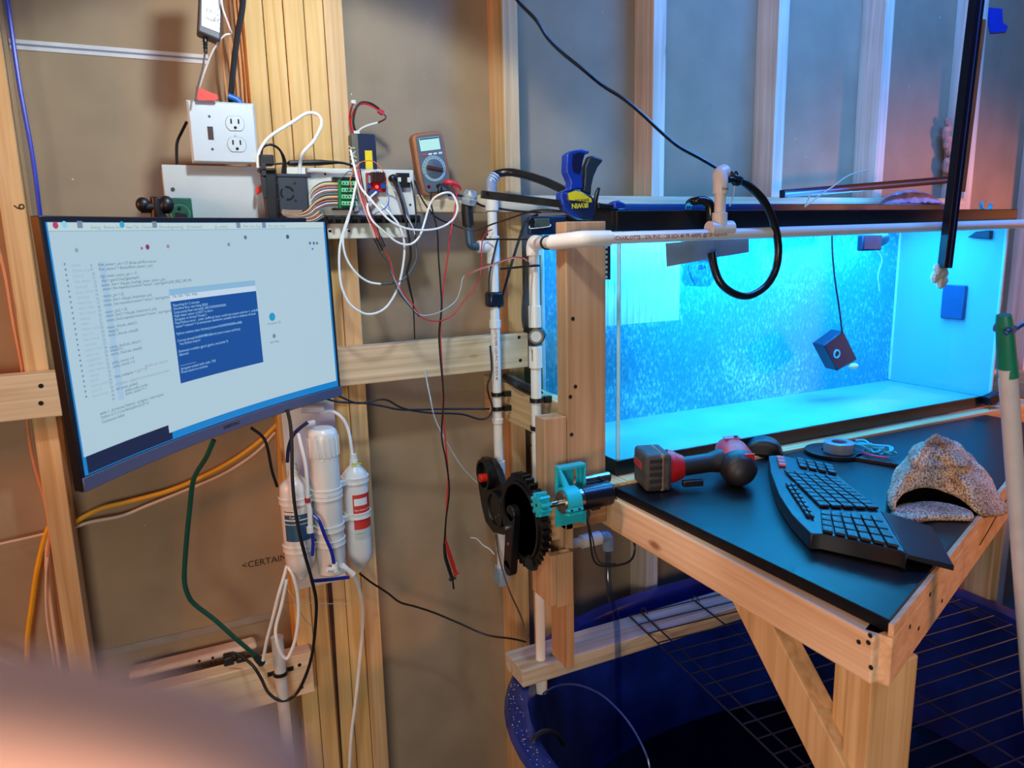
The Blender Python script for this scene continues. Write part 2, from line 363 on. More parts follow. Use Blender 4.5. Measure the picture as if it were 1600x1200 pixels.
    MB().box(TX0+.008, TX1-.008, TY0+.008, TY1-.011, TZ0+.004, TZ0+.016).build('floor_pane', fm, t, smooth=False)
    # white seam beads in the four corners
    sil = mat('silicone_seam', (180, 225, 240), .3)
    for x, y in ((TX0+.010, TY0+.010), (TX1-.010, TY0+.010), (TX0+.010, TY1-.014), (TX1-.010, TY1-.014)):
        MB().cyl((x, y, TZ0+.02), (x, y, TZ1-.02), .004, 8).build('corner_seam', sil, t)
    return t
tk = tank()
wm = glass('tank_water', (.90, .99, 1.0, 1), gloss=0, rough=.05)
for n_ in wm.node_tree.nodes:
    if n_.type == 'MATH' and n_.operation == 'MULTIPLY_ADD': n_.inputs[1].default_value = .05
tag(MB().box(TX0+.009, TX1-.009, TY0+.009, TY1-.012, TZ0+.018, TZ1-.043).build('water', wm, smooth=False), 'clear water filling the aquarium up to its black rim', 'water')
# milky divider sheet in the left end
m = mat('milky_sheet', (200, 245, 250), .5); m.node_tree.nodes['Principled BSDF'].inputs['Transmission Weight'].default_value = 0
a = at(1061, 500, Y=1.40)
mb = MB(); mb.box(TX0+.012, a.x, 1.40, 1.404, a.z, TZ1-.045)
for i in range(18):
    x = TX0+.02+i*(a.x-TX0-.03)/17; mb.box(x, x+.0015, 1.398, 1.40, a.z, TZ1-.045)
tag(mb.build('divider_sheet', m, smooth=False), 'milky ribbed plastic sheet hanging inside the left end of the aquarium', 'divider')
M_pump = mat('pump_body', (16, 28, 60), .4, vary=.3)
def in_tank():
    # hanging square pump on its cord
    Yp = 1.36
    t = thing('square_pump', at(1314, 580, Y=Yp), 'tilted square pump dangling from its cord inside the aquarium', 'pump')
    P = [at(x, y, Y=Yp) for x, y in ((1287, 540), (1308, 580), (1340, 562), (1318, 517))]
    MB().prism(P, (.012, .05, .0)).build('housing', M_pump, t, bevel=.003)
    c = at(1307, 553, Y=Yp); MB().lathe(c+V((0, .0015, 0)), (0, -1, 0), [(0, .012), (.004, .012), (.004, .008), (.0, .008)]).build('intake_ring', mat('intake', (70, 190, 220), .4), t)
    c = at(1333, 572, Y=Yp); MB().ball(c, .012, (1.5, .8, .7), 12).build('sponge', mat('cream_sponge', (220, 205, 165), .9, bump=.5), t)
    MB().tube(px((1316, 520), (1311, 480), (1305, 440), (1301, 400), (1300, 366), Y=Yp), .0022).build('cord', M_black, t)
    t = thing('wave_pump', at(1378, 392, Y=1.36), 'dark rounded pump with a pale strap just under the aquarium rim', 'pump')
    MB().lathe(at(1360, 375, Y=1.36), (1, .25, .05), [(0, .012), (.004, .020), (.05, .021), (.072, .018), (.078, .008)]).build('body', M_pump, t)
    MB().box(*(lambda a, b: (a.x, b.x, 1.33, 1.35, b.z, a.z))(at(1350, 366, Y=1.33), at(1378, 391, Y=1.33))).build('guard', M_pump, t, bevel=.004)
    MB().tube(px((1370, 392), (1378, 405), (1372, 430), (1374, 455), Y=1.35), .0012).build('strap', mat('pale_strap', (200, 235, 190), .5), t)
    XR = 2.004
    a, b = at(1473, 445, X=XR), at(1503, 500, X=XR)
    tag(MB().box(XR, 2.0185, min(a.y, b.y), max(a.y, b.y), b.z, a.z).build('filter_block', mat('teal_dark', (12, 80, 130), .5), bevel=.003), 'plain dark blue block behind the glass at the right end', 'filter block')
    P = [at(x, y, X=XR) for x, y in ((1511, 371), (1524, 362), (1547, 360), (1546, 374))]
    tag(MB().prism(P, (.0145, 0, 0)).build('magnet_cleaner', M_pump, bevel=.002), 'small wedge shaped cleaner near the top right corner inside the aquarium', 'cleaner')
    # probe strip with white dots at the left pane
    c0, c1 = at(949, 382, X=.797), at(955, 437, X=.797)
    t = thing('strip_thermometer', (.797, c0.y, c1.z), 'thin black strip with a row of white dots at the left end of the tank', 'thermometer')
    MB().box(.7955, .7985, c0.y-.009, c0.y+.009, c1.z, c0.z).build('strip', M_black, t)
    for i in range(7):
        z = c0.z+(c1.z-c0.z)*(i+.5)/7; MB().box(.7948, .7956, c0.y-.003, c0.y+.003, z-.0025, z+.0025).build('dot', mat('white_dot', (235, 250, 255), .4), t)
in_tank()
# black hood frame, LED bar, tank top things
M_led = mat('led_bar', (20, 45, 90), .25, metal=.3)
def led_bar():
    t = thing('light_bar', (1.45, 1.47, 1.56), 'slim dark blue light bar lying along the back of the tank top', 'light bar')
    MB().box(.93, 2.16, 1.44, 1.49, 1.556, 1.580).build('housing', M_led, t, bevel=.002, smooth=False)
    MB().box(2.162, 2.18, 1.438, 1.492, 1.554, 1.582).build('end_cap', M_black, t, bevel=.002)
    MB().box(.915, .929, 1.438, 1.492, 1.554, 1.582).build('end_cap', M_black, t, bevel=.002)
led_bar()
# ------------------------------------------------------------------ stand, side board, uprights
board('side_board', 'pine board running from the wall stud to the front upright beside the pipes', 'board', (.720, .756, 1.215, 1.648, 1.088, 1.178), Wy, [(860, 635, 1.5)])
c = at(860, 636, X=.7195)
Wf = wood('z', 'dimmed_spruce', (192, 154, 116), (166, 130, 94))  # darker wood for the uprights, their shade put into the colour
def upright():
    z0 = at(937, 739, Y=1.175).z; z1 = at(900, 346, Y=1.175).z
    o = MB().box(.684, .770, 1.175, 1.213, z0, z1).build('front_upright', Wf, bevel=.002, smooth=False)
    tag(o, 'tall pine upright with dark screw holes at the left end of the aquarium', 'post')
    for hx, hy in ((895, 498), (899, 604), (891, 620), (893, 679)):
        c = at(hx, hy, Y=1.175); MB().cyl(c+V((0, .001, 0)), c-V((0, .0008, 0)), .0038, 12).build('screw', M_hole, o)
    z1 = at(858, 654, Y=1.175).z
    tag(MB().box(.634, .6825, 1.175, 1.213, .93, z1).build('short_upright', Wf, bevel=.002, smooth=False), 'shorter pine board joined to the left edge of the tall upright', 'board')
    zt = at(896, 823, Y=1.15).z; 
    tag(MB().box(.664, .756, 1.150, 1.174, zt-.004, 1.045).build('motor_board', wood('x', 'brown_pine', (190, 148, 104), (150, 110, 72)), bevel=.001, smooth=False), 'brown pine board behind the small motor', 'board')
    zb_ = at(885, 1047, Y=1.15).z
    tag(MB().box(.664, .681, 1.150, 1.214, zb_, .984).build('hanging_board', Wf, bevel=.002, smooth=False), 'narrow pine board hanging down in front of the tub beam', 'board')
    c0 = at(870, 868, Y=1.13); c1 = at(896, 935, Y=1.13)
    o = MB().box(c0.x, c1.x, 1.13, 1.149, c1.z-.012, c0.z).build('pine_block', Wf, bevel=.0015, smooth=False)
    o = tag(o, 'short pine block fixed to the hanging board below the gears', 'wood block')
    MB().box(c0.x-.012, c0.x-.0005, 1.13, 1.21, c1.z-.006, c0.z).build('side_piece', Wf, o, bevel=.0015, smooth=False)
upright()
board('notched_post', 'short pale post with a saw notch between the two white pipes', 'post', (.802, .874, 1.50, 1.56, .35, 1.005), WzG)
board('post_block', 'pale wood block resting on the notched post under the tank', 'wood block', (.802, .872, 1.53, 1.56, 1.008, 1.035), Wx)
def stand():
    t = thing('tank_stand', (1.6, 1.34, .9), 'pine frame of rails carrying the aquarium', 'stand')
    MB().box(.800, 2.62, 1.141, 1.179, .945, 1.036).build('front_rail', Wx, t, bevel=.002, smooth=False)
    MB().box(.80, 2.62, 1.49, 1.528, .945, 1.006).build('back_rail', Wx, t, bevel=.002, smooth=False)
    MB().box(.760, .798, 1.141, 1.46, .945, 1.036).build('end_rail', Wy, t, bevel=.002, smooth=False)
    MB().box(2.58, 2.618, 1.18, 1.489, .945, 1.036).build('end_rail', Wy, t, bevel=.002, smooth=False)
    MB().box(.80, 2.578, 1.49, 1.52, 1.0065, 1.036).build('back_strip', mat('plywood', (205, 180, 140), .7), t, smooth=False)
    for x in (1.98, 2.58): MB().box(x, x+.038, 1.20, 1.29, 0.0, .944).build('leg', Wz, t, bevel=.002, smooth=False)
stand()

# ------------------------------------------------------------------ workbench
ZT = 1.030
M_slab = mat('black_laminate', (13, 15, 20), .36, vary=.25, scale=60, spec=.28)
def bench():
    t = thing('workbench', (1.2, .9, 0), 'pine framed workbench with a black laminate top in front of the tank', 'table')
    A = at(1390, 969, Z=ZT); B1 = at(1562, 753, Z=ZT); B2 = at(1597, 717, Z=ZT); dr = (B2-A).normalized()
    xr = 1.92; Bf = A+dr*((xr-A.x)/dr.x)
    poly = [V((.767, 1.139, ZT-.018)), V((A.x, A.y, ZT-.018)), V((Bf.x, Bf.y, ZT-.018)), V((xr, 1.139, ZT-.018))]
    MB().prism(poly, (0, 0, .018)).build('top', M_slab, t, bevel=.001, smooth=False)
    zt = ZT-.019; zb_ = zt-.066
    MB().box(.758, .796, A.y+.004, 1.140, zb_, zt).build('side_rail', wood('y', 'rosy_pine', (238, 204, 168), (214, 172, 134)), t, bevel=.003, smooth=False)
    n = V((dr.y, -dr.x, 0)); n = n if n.y < 0 else -n           # outward (towards the camera)
    base = V((A.x, A.y, 0)); Lr = (Bf-A).length
    c = base+dr*(Lr/2+.004)+n*.016+V((0, 0, (zb_+ZT-.002)/2))
    wr = bpy.data.materials.get('rail') or wood('x', 'front_pine', (232, 190, 150), (208, 160, 118))
    c = base+dr*(Lr/2+.004)-n*.0075+V((0, 0, (zb_+ZT-.002)/2))
    MB().obox(base+dr*(Lr/2+.004)-n*.010+V((0, 0, (zb_+zt)/2)), dr, n, (0, 0, 1), Lr/2+.012, .0175, (zt-zb_)/2).build('front_rail', wr, t, bevel=.002, smooth=False)
    MB().obox(base+dr*(Lr/2+.004)+n*.0040+V((0, 0, (zt+ZT-.002)/2+.0003)), dr, n, (0, 0, 1), Lr/2+.010, .0035, (ZT-.002-zt)/2).build('edging_strip', wr, t, bevel=.001, smooth=False)
    # short upper edging piece with its split
    crack = MB()
    P = [c+n*.0155+dr*u+V((0, 0, h)) for u, h in ((-.14, -.012), (-.08, -.006), (-.02, .001), (.03, .004), (.10, .010), (.16, .012))]
    crack.tube(P, .0009, 5).build('split_line', M_hole, t)
    for u, h in ((-.36, .01), (-.33, -.012), (-.30, .02), (-.25, -.02)):
        q = c+dr*u*(Lr/2/.4)+n*.0152+V((0, 0, h)); MB().cyl(q, q+n*.0008, .003, 10).build('screw', M_hole, t)
    for q in ((1360, 993), (1357, 1004), (1361, 1043), (1342, 1003)):
        k = at(*q, X=.758); MB().cyl(k, k-V((.0008, 0, 0)), .0032, 10).build('screw', M_hole, t)
    # leg doubled from two boards, plus brace
    a1 = at(1358, 1110, Y=.575); a2 = at(1426, 1110, Y=.575)
    MB().box(a1.x, a2.x, .573, .612, 0, zb_+.0).build('leg', Wz, t, bevel=.003, smooth=False)
    MB().box(.797, .797+.02, A.y+.03, A.y+.09, .1, zb_+.05).build('leg', Wz, t, bevel=.003, smooth=False)
    # brace on the side rail, running down towards the near leg
    p = [at(x, y, X=.775) for x, y in ((1128, 920), (1232, 975), (1345, 1170), (1325, 1220), (1262, 1220))]
    q0, q1 = at(1180, 945, X=.79), at(1325, 1230, X=.79)
    d = (q1-q0).normalized(); wdt = V((0, 1, 0)).cross(d); side = d.cross(V((1, 0, 0)))
    MB().obox((q0+q1)/2+V((.004, 0, 0))-d*.0, d, side, (1, 0, 0), (q1-q0).length/2+.02, .030, .018).build('brace', wood('z', 'brace_pine', (214, 178, 132), (188, 148, 102)), t, bevel=.002, smooth=False)
    MB().box(xr-.036, xr-.001, 1.06, 1.13, 0, zt-.001).build('leg', Wz, t, bevel=.003, smooth=False)
    return A, dr, Bf
A_, DR_, Bf_ = bench()

# ------------------------------------------------------------------ tub and grid
def tub():
    t = thing('stock_tub', (1.22, .99, 0), 'large dark blue oval tub standing under the bench and tank', 'tub')
    cx, cy, rx, ry, zr = 1.215, 1.05, .655, .470, .555
    m = mat('tub_plastic', (12, 38, 108), .30, vary=.35, scale=14, bump=.2, coat=.2)
    N = 72
    prof = [(zr-.03, 1.03), (zr-.012, 1.045), (zr-.002, 1.03), (zr, 1.0), (zr-.004, .965), (zr-.02, .95), (zr-.05, .945), (.30, .90), (.12, .85), (.06, .80), (.04, .4), (.04, .01),
            (.0, .01), (0.0, .82), (.10, .87), (.30, .92), (zr-.05, .98)]
    mb = MB(); vs_ = []
    for z, s in prof:
        for j in range(N):
            th = 2*math.pi*j/N; e = .86
            x = math.copysign(abs(math.cos(th))**e, math.cos(th)); y = math.copysign(abs(math.sin(th))**e, math.sin(th))
            vs_.append((cx+x*(rx+(s-1)*.62), cy+y*(ry+(s-1)*.5), z))
    L = len(prof)
    fs = [(i*N+j, i*N+(j+1) % N, ((i+1) % L)*N+(j+1) % N, ((i+1) % L)*N+j) for i in range(L) for j in range(N)]
    mb.add(vs_, fs); mb.build('shell', m, t)
    wv = [(cx+math.copysign(abs(math.cos(2*math.pi*j/N))**.86, math.cos(2*math.pi*j/N))*(rx-.085), cy+math.copysign(abs(math.sin(2*math.pi*j/N))**.86, math.sin(2*math.pi*j/N))*(ry-.07), .17) for j in range(N)]
    tag(MB().add(wv, [tuple(range(N))]).build('tub_water', mat('dark_water', (3, 5, 12), .06, vary=.2, scale=5, bump=.06)), 'still dark water in the bottom of the blue tub', 'water')
    return cx, cy, rx, ry, zr
tub()
def crumbs():
    mb = MB(); k = mat('pale_grit', (200, 205, 190), .7)
    for i in range(170):
        th = math.radians(random.uniform(150, 235)); e = .86
        x = math.copysign(abs(math.cos(th))**e, math.cos(th)); y = math.copysign(abs(math.sin(th))**e, math.sin(th))
        s = random.uniform(-.012, .018)
        mb.ball((1.215+x*(.655+s), 1.05+y*(.470+s), .556), random.uniform(.0006, .0016), (1, 1, .6), 5)
    tag(mb.build('grit_specks', k, kind='stuff'), 'pale grit scattered along the near left rim of the tub', 'grit')
crumbs()
board('tub_beam', 'pale pine beam lying across the tub rims', 'board', (.632, 1.93, 1.285, 1.374, .5565, .5945), wood('x', 'wet_pine', (196, 190, 172), (160, 152, 132)), [])
def grid():
    m = mat('black_wire', (46, 50, 72), .30, metal=.5)
    t = thing('wire_grid', (1.3, 1.0, .6), 'black wire shelf grid lying over the tub', 'wire shelf')
    z = .600
    A = at(985, 962, Z=z); B = at(1130, 928, Z=z); Cc = at(1160, 1130, Z=z)
    u = (B-A).normalized(); v = (Cc-A).normalized(); Lu, Lv = .80, .84
    def P(a, b, dz=0): return A+u*a+v*b+V((0, 0, dz))
    for k, b in enumerate([0, .044, .088]+[.132+.044*i for i in range(17)]):
        if b > Lv: break
        MB().cyl(P(0, b), P(Lu, b), .0016, 6).build('cross_wire', m, t)
    for a in (0, .035, .19, .38, .57, .765, .80):
        MB().cyl(P(a, -.004, -.0034), P(a, Lv, -.0034), .0020, 6).build('long_wire', m, t)
    for a in (.03, .18): MB().tube([P(a, .0, .0), P(a, .002, .012), P(a+.006, .006, .014), P(a+.01, .016, .004)], .0016, 6).build('wire_foot', m, t)
grid()

# ------------------------------------------------------------------ long white pipework
PVC = mat('white_pvc', (225, 222, 214), .35, vary=.03)
M_redprint = mat('red_print', (150, 60, 50), .6)
M_greyprint = mat('grey_print', (70, 80, 90), .6)
YP = 1.125
def ring_band(p, axis, r, h, name, m, parent, n=20):
    a = V(axis).normalized(); return MB().lathe(V(p)-a*h/2, a, [(0, r-.001), (0, r), (h, r), (h, r-.001)], n).build(name, m, parent)
def pipe_print(p0, d, up, txt, size, parent, out, r, m=None):
    # lettering wrapped on the side of a pipe that faces outwards
    d = V(d).normalized(); up = V(up).normalized(); out = V(out).normalized(); p0 = V(p0)
    def fn(x, y):
        th = (y-size*.35)/r
        return p0+d*x+(out*math.cos(th)+up*math.sin(th))*(r+.0003)
    return MB().text(txt, p0, d, up, size, fn=fn, bold=.02).build('pipe_lettering', m or M_redprint, parent)
r_ = .0108
def front_pipe():
    z = 1.506
    E0 = at(930, 373, Y=YP); E1 = V((2.25, YP, 1.518))
    T = at(1124, 357, Y=YP); Vt = at(1126, 284, Y=YP)
    t = thing('front_spray_pipe', (T.x, T.y, T.z), 'white plastic pipe running along the front of the aquarium with an upright tee', 'pipe')
    MB().cyl(E0, E1, r_).build('long_pipe', PVC, t)
    d = (E1-E0).normalized()
    MB().cyl(T-d*.026, T+d*.030, .0146).build('tee_fitting', PVC, t, bevel=.001)
    MB().cyl(T, T+V((0, 0, .030)), .0146).build('tee_branch', PVC, t, bevel=.001)
    MB().cyl(T+V((0, 0, .02)), Vt, r_).build('riser', PVC, t)
    MB().tube([Vt-V((0, 0, .022)), Vt-V((0, 0, .0)), Vt+V((.002, .004, .014)), Vt+V((.016, .008, .020))], .0142, 16).build('top_elbow', PVC, t)
    P2 = (.690, 1.312)
    top = V((P2[0], P2[1], at(838, 380, X=.69).z))
    k = at(862, 379, Y=1.19)
    MB().tube([E0+d*.03, E0, at(905, 374, Y=1.135), k], [.0140, .0146, .0146, .0140], 18).build('angled_fitting', PVC, t)
    MB().cyl(k, top+V((0, -.012, 0)), r_).build('short_pipe', PVC, t)
    pipe_print(E0+d*.035, d, (0, 0, 1), 'CHARLOTTE 1/2IN PVC 1120 SCH 40 PR 600PSI @73F NSF-PW', .0095, t, (0, -1, 0), r_)
    pipe_print(Vt-V((.009, 0, .014)), d, (0, 0, 1), 'D2466', .006, t, (0, -1, 0), .0146, M_greyprint)
    ring_band(k+(top-k)*.25, top-k, r_+.0025, .006, 'zip_tie', M_black, t)
    # vertical return pipe (pipe two)
    t2 = thing('sensor_pipe', (P2[0], P2[1], .5), 'right vertical white pipe with a round black flow sensor halfway', 'pipe')
    MB().tube([top+V((0, -.020, 0)), top+V((0, -.006, .001)), top+V((0, .001, -.008)), top+V((0, 0, -.024))], .0146, 18).build('elbow', PVC, t2)
    zz = lambda y: at(838, y, X=.69).z
    MB().cyl(top-V((0, 0, .02)), (P2[0], P2[1], zz(495)), r_).build('upper_pipe', PVC, t2)
    MB().cyl((P2[0], P2[1], zz(512)), (P2[0], P2[1], zz(478)), .0130).build('coupling', PVC, t2, bevel=.001)
    MB().cyl((P2[0], P2[1], zz(575)), (P2[0], P2[1], zz(541)), .0138).build('coupling', PVC, t2, bevel=.001)
    sb = MB(); c = V((P2[0], P2[1], zz(525)))
    sb.cyl(c-V((0, 0, .018)), c+V((0, 0, .018)), .012); sb.lathe(c+V((.012, .012, 0)), (-.55, -.83, 0), [(0, .017), (.030, .017)], 24)
    s = sb.build('flow_sensor', mat('sensor_black', (12, 13, 16), .35), t2, bevel=.0015)
    q = c+V((.012, .012, 0))+V((-.55, -.83, 0)).normalized()*.0305
    MB().lathe(q, (-.55, -.83, 0), [(0, .011), (.0006, .011)]).build('sensor_sticker', mat('sticker', (190, 195, 195), .5), s)
    MB().cyl((P2[0], P2[1], zz(572)), (P2[0], P2[1], .55), r_).build('lower_pipe', PVC, t2)
    MB().cyl((P2[0], P2[1], at(840, 1042, X=.69).z), (P2[0], P2[1], at(840, 1074, X=.69).z), .0138).build('end_coupling', PVC, t2, bevel=.001)
    for y in (625, 668, 886): ring_band((P2[0], P2[1], zz(y)), (0, 0, 1), r_+.003, .009, 'pipe_clip', M_black, t2)
    MB().box(.705, .7205, P2[1]-.012, P2[1]-.002, zz(630), zz(620)).build('clip_tab', M_black, t2)
    # arrow drawn on coupling
    MB().tube([c+V((-.012, -.0086, .0))+V((0, 0, -.050)), c+V((-.012, -.0086, -.026))], .0007, 5, smooth=False).build('drawn_arrow', M_hole, t2)
    # left supply pipe (pipe one)
    P1 = (.690, 1.505)
    z1 = lambda y: at(775, y, X=.69).z
    t1 = thing('supply_pipe', (P1[0], P1[1], .9), 'left vertical white pipe with red lettering and a blue valve at its foot', 'pipe')
    MB().cyl((*P1, z1(716)), (*P1, z1(330)), r_).build('long_pipe', PVC, t1)
    MB().cyl((*P1, z1(329)), (*P1, z1(308)), .0148).build('coupling', PVC, t1, bevel=.001)
    MB().cyl((*P1, z1(412)), (*P1, z1(368)), .0146).build('tee_fitting', PVC, t1, bevel=.001)
    cz = z1(385)
    MB().cyl((P1[0], P1[1], cz), (P1[0]-.036, P1[1], cz), .0135).build('tee_branch', PVC, t1, bevel=.001)
    bl = mat('black_rubber', (18, 19, 22), .5)
    MB().tube([(P1[0]-.034, P1[1], cz), (P1[0]-.052, P1[1], cz+.003), (P1[0]-.056, P1[1], cz+.018), (P1[0]-.057, P1[1], cz+.05)], .0085, 14).build('grey_barb', mat('steel_grey_fitting', (60, 85, 105), .35), t1)
    e = V((P1[0]-.057, P1[1], cz+.045))
    MB().tube([e, e+V((-.002, 0, .030)), e+V((.0, 0, .05)), e+V((.012, 0, .062))], .0125, 14).build('black_elbow', bl, t1)
    MB().lathe(e+V((.000, -.004, .045)), (.15, -.25, 1), [(0, .015), (.012, .017), (.014, .014), (.020, .016), (.026, .013), (.030, .012)], 18).build('ribbed_cap', mat('ribbed_grey', (150, 160, 165), .35, vary=.5, scale=160), t1)
    MB().cyl((*P1, z1(513)), (*P1, z1(500)), .0130).build('coupling', PVC, t1, bevel=.001)
    MB().cyl((*P1, z1(660)), (*P1, z1(652)), .0130).build('coupling', PVC, t1, bevel=.001)
    c = V((*P1, z1(468)))
    s = MB().obox(c, (1, 0, 0), (0, 1, 0), (0, 0, 1), .0185, .016, .017).build('flow_sensor', mat('sensor_blueblack', (16, 26, 44), .3), t1, bevel=.006)
    MB().box(c.x-.012, c.x+.014, c.y-.0172, c.y-.016, c.z+.004, c.z+.009).build('sensor_rib', M_black, s)
    for y in (615, 637): ring_band((*P1, z1(y)), (0, 0, 1), r_+.003, .009, 'pipe_clip', M_black, t1)
    for y in (615, 637): MB().box(.702, .7195, P1[1]-.014, P1[1]-.006, z1(y+4), z1(y-4)).build('clip_tab', M_black, t1)
    o_ = V((-.35, -.93, 0))
    pipe_print((*P1, z1(500)), (0, 0, -1), (.93, -.35, 0), 'CHARLOTTE PIPE 1/2IN PVC 1120 SCH 40', .0075, t1, o_, r_)
    vb = mat('blue_valve', (30, 75, 130), .35)
    MB().cyl((*P1, z1(737)), (*P1, z1(717)), .0142).build('valve_collar', PVC, t1, bevel=.001)
    MB().lathe((*P1, z1(764)), (0, 0, 1), [(0, .010), (.010, .012), (.016, .016), (.030, .016), (.034, .013), (.042, .013)], 20).build('valve_body', vb, t1)
    MB().cyl((*P1, z1(880)), (*P1, z1(764)), r_).build('lower_pipe', PVC, t1)
    MB().cyl((*P1, z1(852)), (*P1, z1(838)), .0132).build('coupling', PVC, t1, bevel=.001)
    q = V((*P1, z1(890))); MB().obox(q, (1, 0, 0), (0, 1, .2), (0, -.2, 1), .013, .018, .022).build('foot_fitting', mat('clear_grey', (150, 170, 190), .25), t1, bevel=.003)
    # clear barbed elbow on top
    cl = mat('clear_barb', (130, 150, 175), .2)
    qz = z1(308); t3 = t1
    MB().tube([(*P1, qz), (*P1, qz+.022), (P1[0]+.001, P1[1], qz+.040), (P1[0]+.014, P1[1], qz+.050)], [.0125, .0122, .010, .010], 16).build('barbed_elbow', cl, t1)
    for k in range(3): MB().lathe((P1[0]+.001+k*.004, P1[1], qz+.036+k*.005), (.6, 0, .8), [(0, .0128), (.003, .0112)], 16).build('barb_ring', mat('clear_ring', (190, 210, 230), .2), t1)
front_pipe()
# ------------------------------------------------------------------ monitor
MS = .965
ML = CAM+(V((-.1125, 1.107, 1.3635))-CAM)*MS; MR = CAM+(V((.336, 1.5245, 1.3735))-CAM)*MS
MW, MH, MRAD = .5915, .3522, 1.5
MU = (MR-ML).normalized(); MN = V((MU.y, -MU.x, 0)).normalized(); MZ = V((-.010, -.003, 1)).normalized(); MZ = (MZ-MU*MZ.dot(MU)).normalized(); MN = MU.cross(MZ)
if MN.dot(CAM-ML) < 0: MN = -MN
MCn = (ML+MR)/2
def scr(u, v, off=0):
    x = (u-.5)*MW; sag = x*x/(2*MRAD)-(MW/2)**2/(2*MRAD)
    return MCn + MU*x + MZ*((.5-v)*MH) + MN*(sag+off)
def scr_px(x, y):
    d = (cam2w((x-800)/F, (y-600)/F, 1.0)-CAM); s = 0; u = v = .5
    for _ in range(8):
        t = (MCn+MN*s-CAM).dot(MN)/d.dot(MN); p = CAM+d*t-MCn
        u = p.dot(MU)/MW+.5; v = .5-(p.dot(MZ))/MH; q = (u-.5)*MW; s = q*q/(2*MRAD)-(MW/2)**2/(2*MRAD)
    return u, v
def monitor():
    t = thing('computer_monitor', MCn-V((0, 0, MH/2)), 'curved black monitor showing code and a blue terminal window', 'monitor')
    # housing: curved shell
    def shell(uo, vo, f, b, name, m):
        mb = MB(); n = 20; vs_ = []
        for i in range(n+1):
            u = uo[0]+(uo[1]-uo[0])*i/n
            for v, o in ((vo[0], f), (vo[1], f), (vo[1], b), (vo[0], b)): vs_.append(scr(u, v, o))
        fs = [(i*4+j, (i+1)*4+j, (i+1)*4+(j+1) % 4, i*4+(j+1) % 4) for i in range(n) for j in range(4)] + [(0, 1, 2, 3), (n*4+3, n*4+2, n*4+1, n*4)]
        return mb.add(vs_, fs).build(name, m, t, bevel=.0012)
    shell((0, 1), (0, 1), 0, -.016, 'housing', mat('monitor_black', (12, 14, 22), .35))
    shell((.001, .999), (.945, 1.0), .0035, .0003, 'chin_bezel', mat('chin_grey', (70, 78, 104), .38, vary=.03))
    bk = MB(); c = MCn-MN*.050; bk.obox(c, MU, MZ, MN, .11, .09, .016); bk.build('rear_bulge', M_black, t, bevel=.01)
    def quad(u0, u1, v0, v1, off, name, m, par):
        mb = MB().grid(lambda a, b: scr(u0+(u1-u0)*a, v0+(v1-v0)*b, off), max(2, int((u1-u0)*24)), 1)
        return mb.build(name, m, par)
    S0, S1, T0, T1 = .012, .988, .022, .943
    wall_ = emit('wallpaper_blue', (12, 120, 190)); pan = quad(S0, S1, T0, T1, .0006, 'screen', wall_, t)
    quad(S0+.010, .30, .70, T1-.004, .0009, 'dark_window', emit('dark_navy', (13, 28, 62)), pan)
    u3, v3 = scr_px(262, 663); u4, v4 = scr_px(143, 711)
    quad(S0+.004, .995*S1, T0+.001, T1-.05, .0010, 'editor_window', emit('editor_grey', (162, 190, 204)), pan) if False else None
    # editor window: left part ends higher than the right part
    ub, vb_ = scr_px(262, 664); ub2, vb2 = scr_px(266, 693); ue = S1-.008
    ed = emit('editor_grey', (164, 190, 204))
    quad(S0+.004, ub, T0+.001, (v4+v3)/2, .0012, 'editor_window', ed, pan)
    quad(ub, ue, T0+.001, T1-.035, .0012, 'browser_window', ed, pan)
    quad(S0+.004, ue, T0+.001, T0+.030, .0014, 'task_bar', emit('bar_grey', (178, 200, 205)), pan)
    quad(S0+.004, ue, T0+.0305, T0+.0325, .0015, 'bar_line', emit('bar_line', (110, 160, 170)), pan)
    # gutter
    g0, gv = scr_px(151, 409); g1, _ = scr_px(155, 409); gl, glv = scr_px(172, 630)
    quad(g0+.004, g0+.022, gv, glv-.0, .0014, 'gutter', emit('gutter_blue', (150, 182, 206)), pan)
    # terminal
    a = scr_px(266, 471); b = scr_px(398, 455); c_ = scr_px(280, 600); d_ = scr_px(411, 565); e_ = scr_px(264, 452)
    tu0, tu1 = (a[0]+c_[0])/2, (b[0]+d_[0])/2; tv0, tv1 = (a[1]+b[1])/2, (c_[1]+d_[1])/2; tt = e_[1]
    term = quad(tu0, tu1, tv0, tv1, .0018, 'terminal_window', emit('terminal_blue', (8, 70, 142)), pan)
    quad(tu0, tu1, tt, tt+(tv0-tt)*.5, .0018, 'terminal_title', emit('title_blue', (128, 170, 202)), pan)
    quad(tu0, tu1, tt+(tv0-tt)*.5, tv0, .0018, 'terminal_menu', emit('menu_pale', (182, 202, 218)), pan)
    def line(mb, x, y, s, h, off=.0018, uv=False):
        u, v = (x, y) if uv else scr_px(x, y)
        mb.text(s, None, (1, 0, 0), (0, 1, 0), h, fn=lambda p, q: scr(u+p/MW, v-q/MH, off), bold=.0)
    mb = MB(); h = .0058
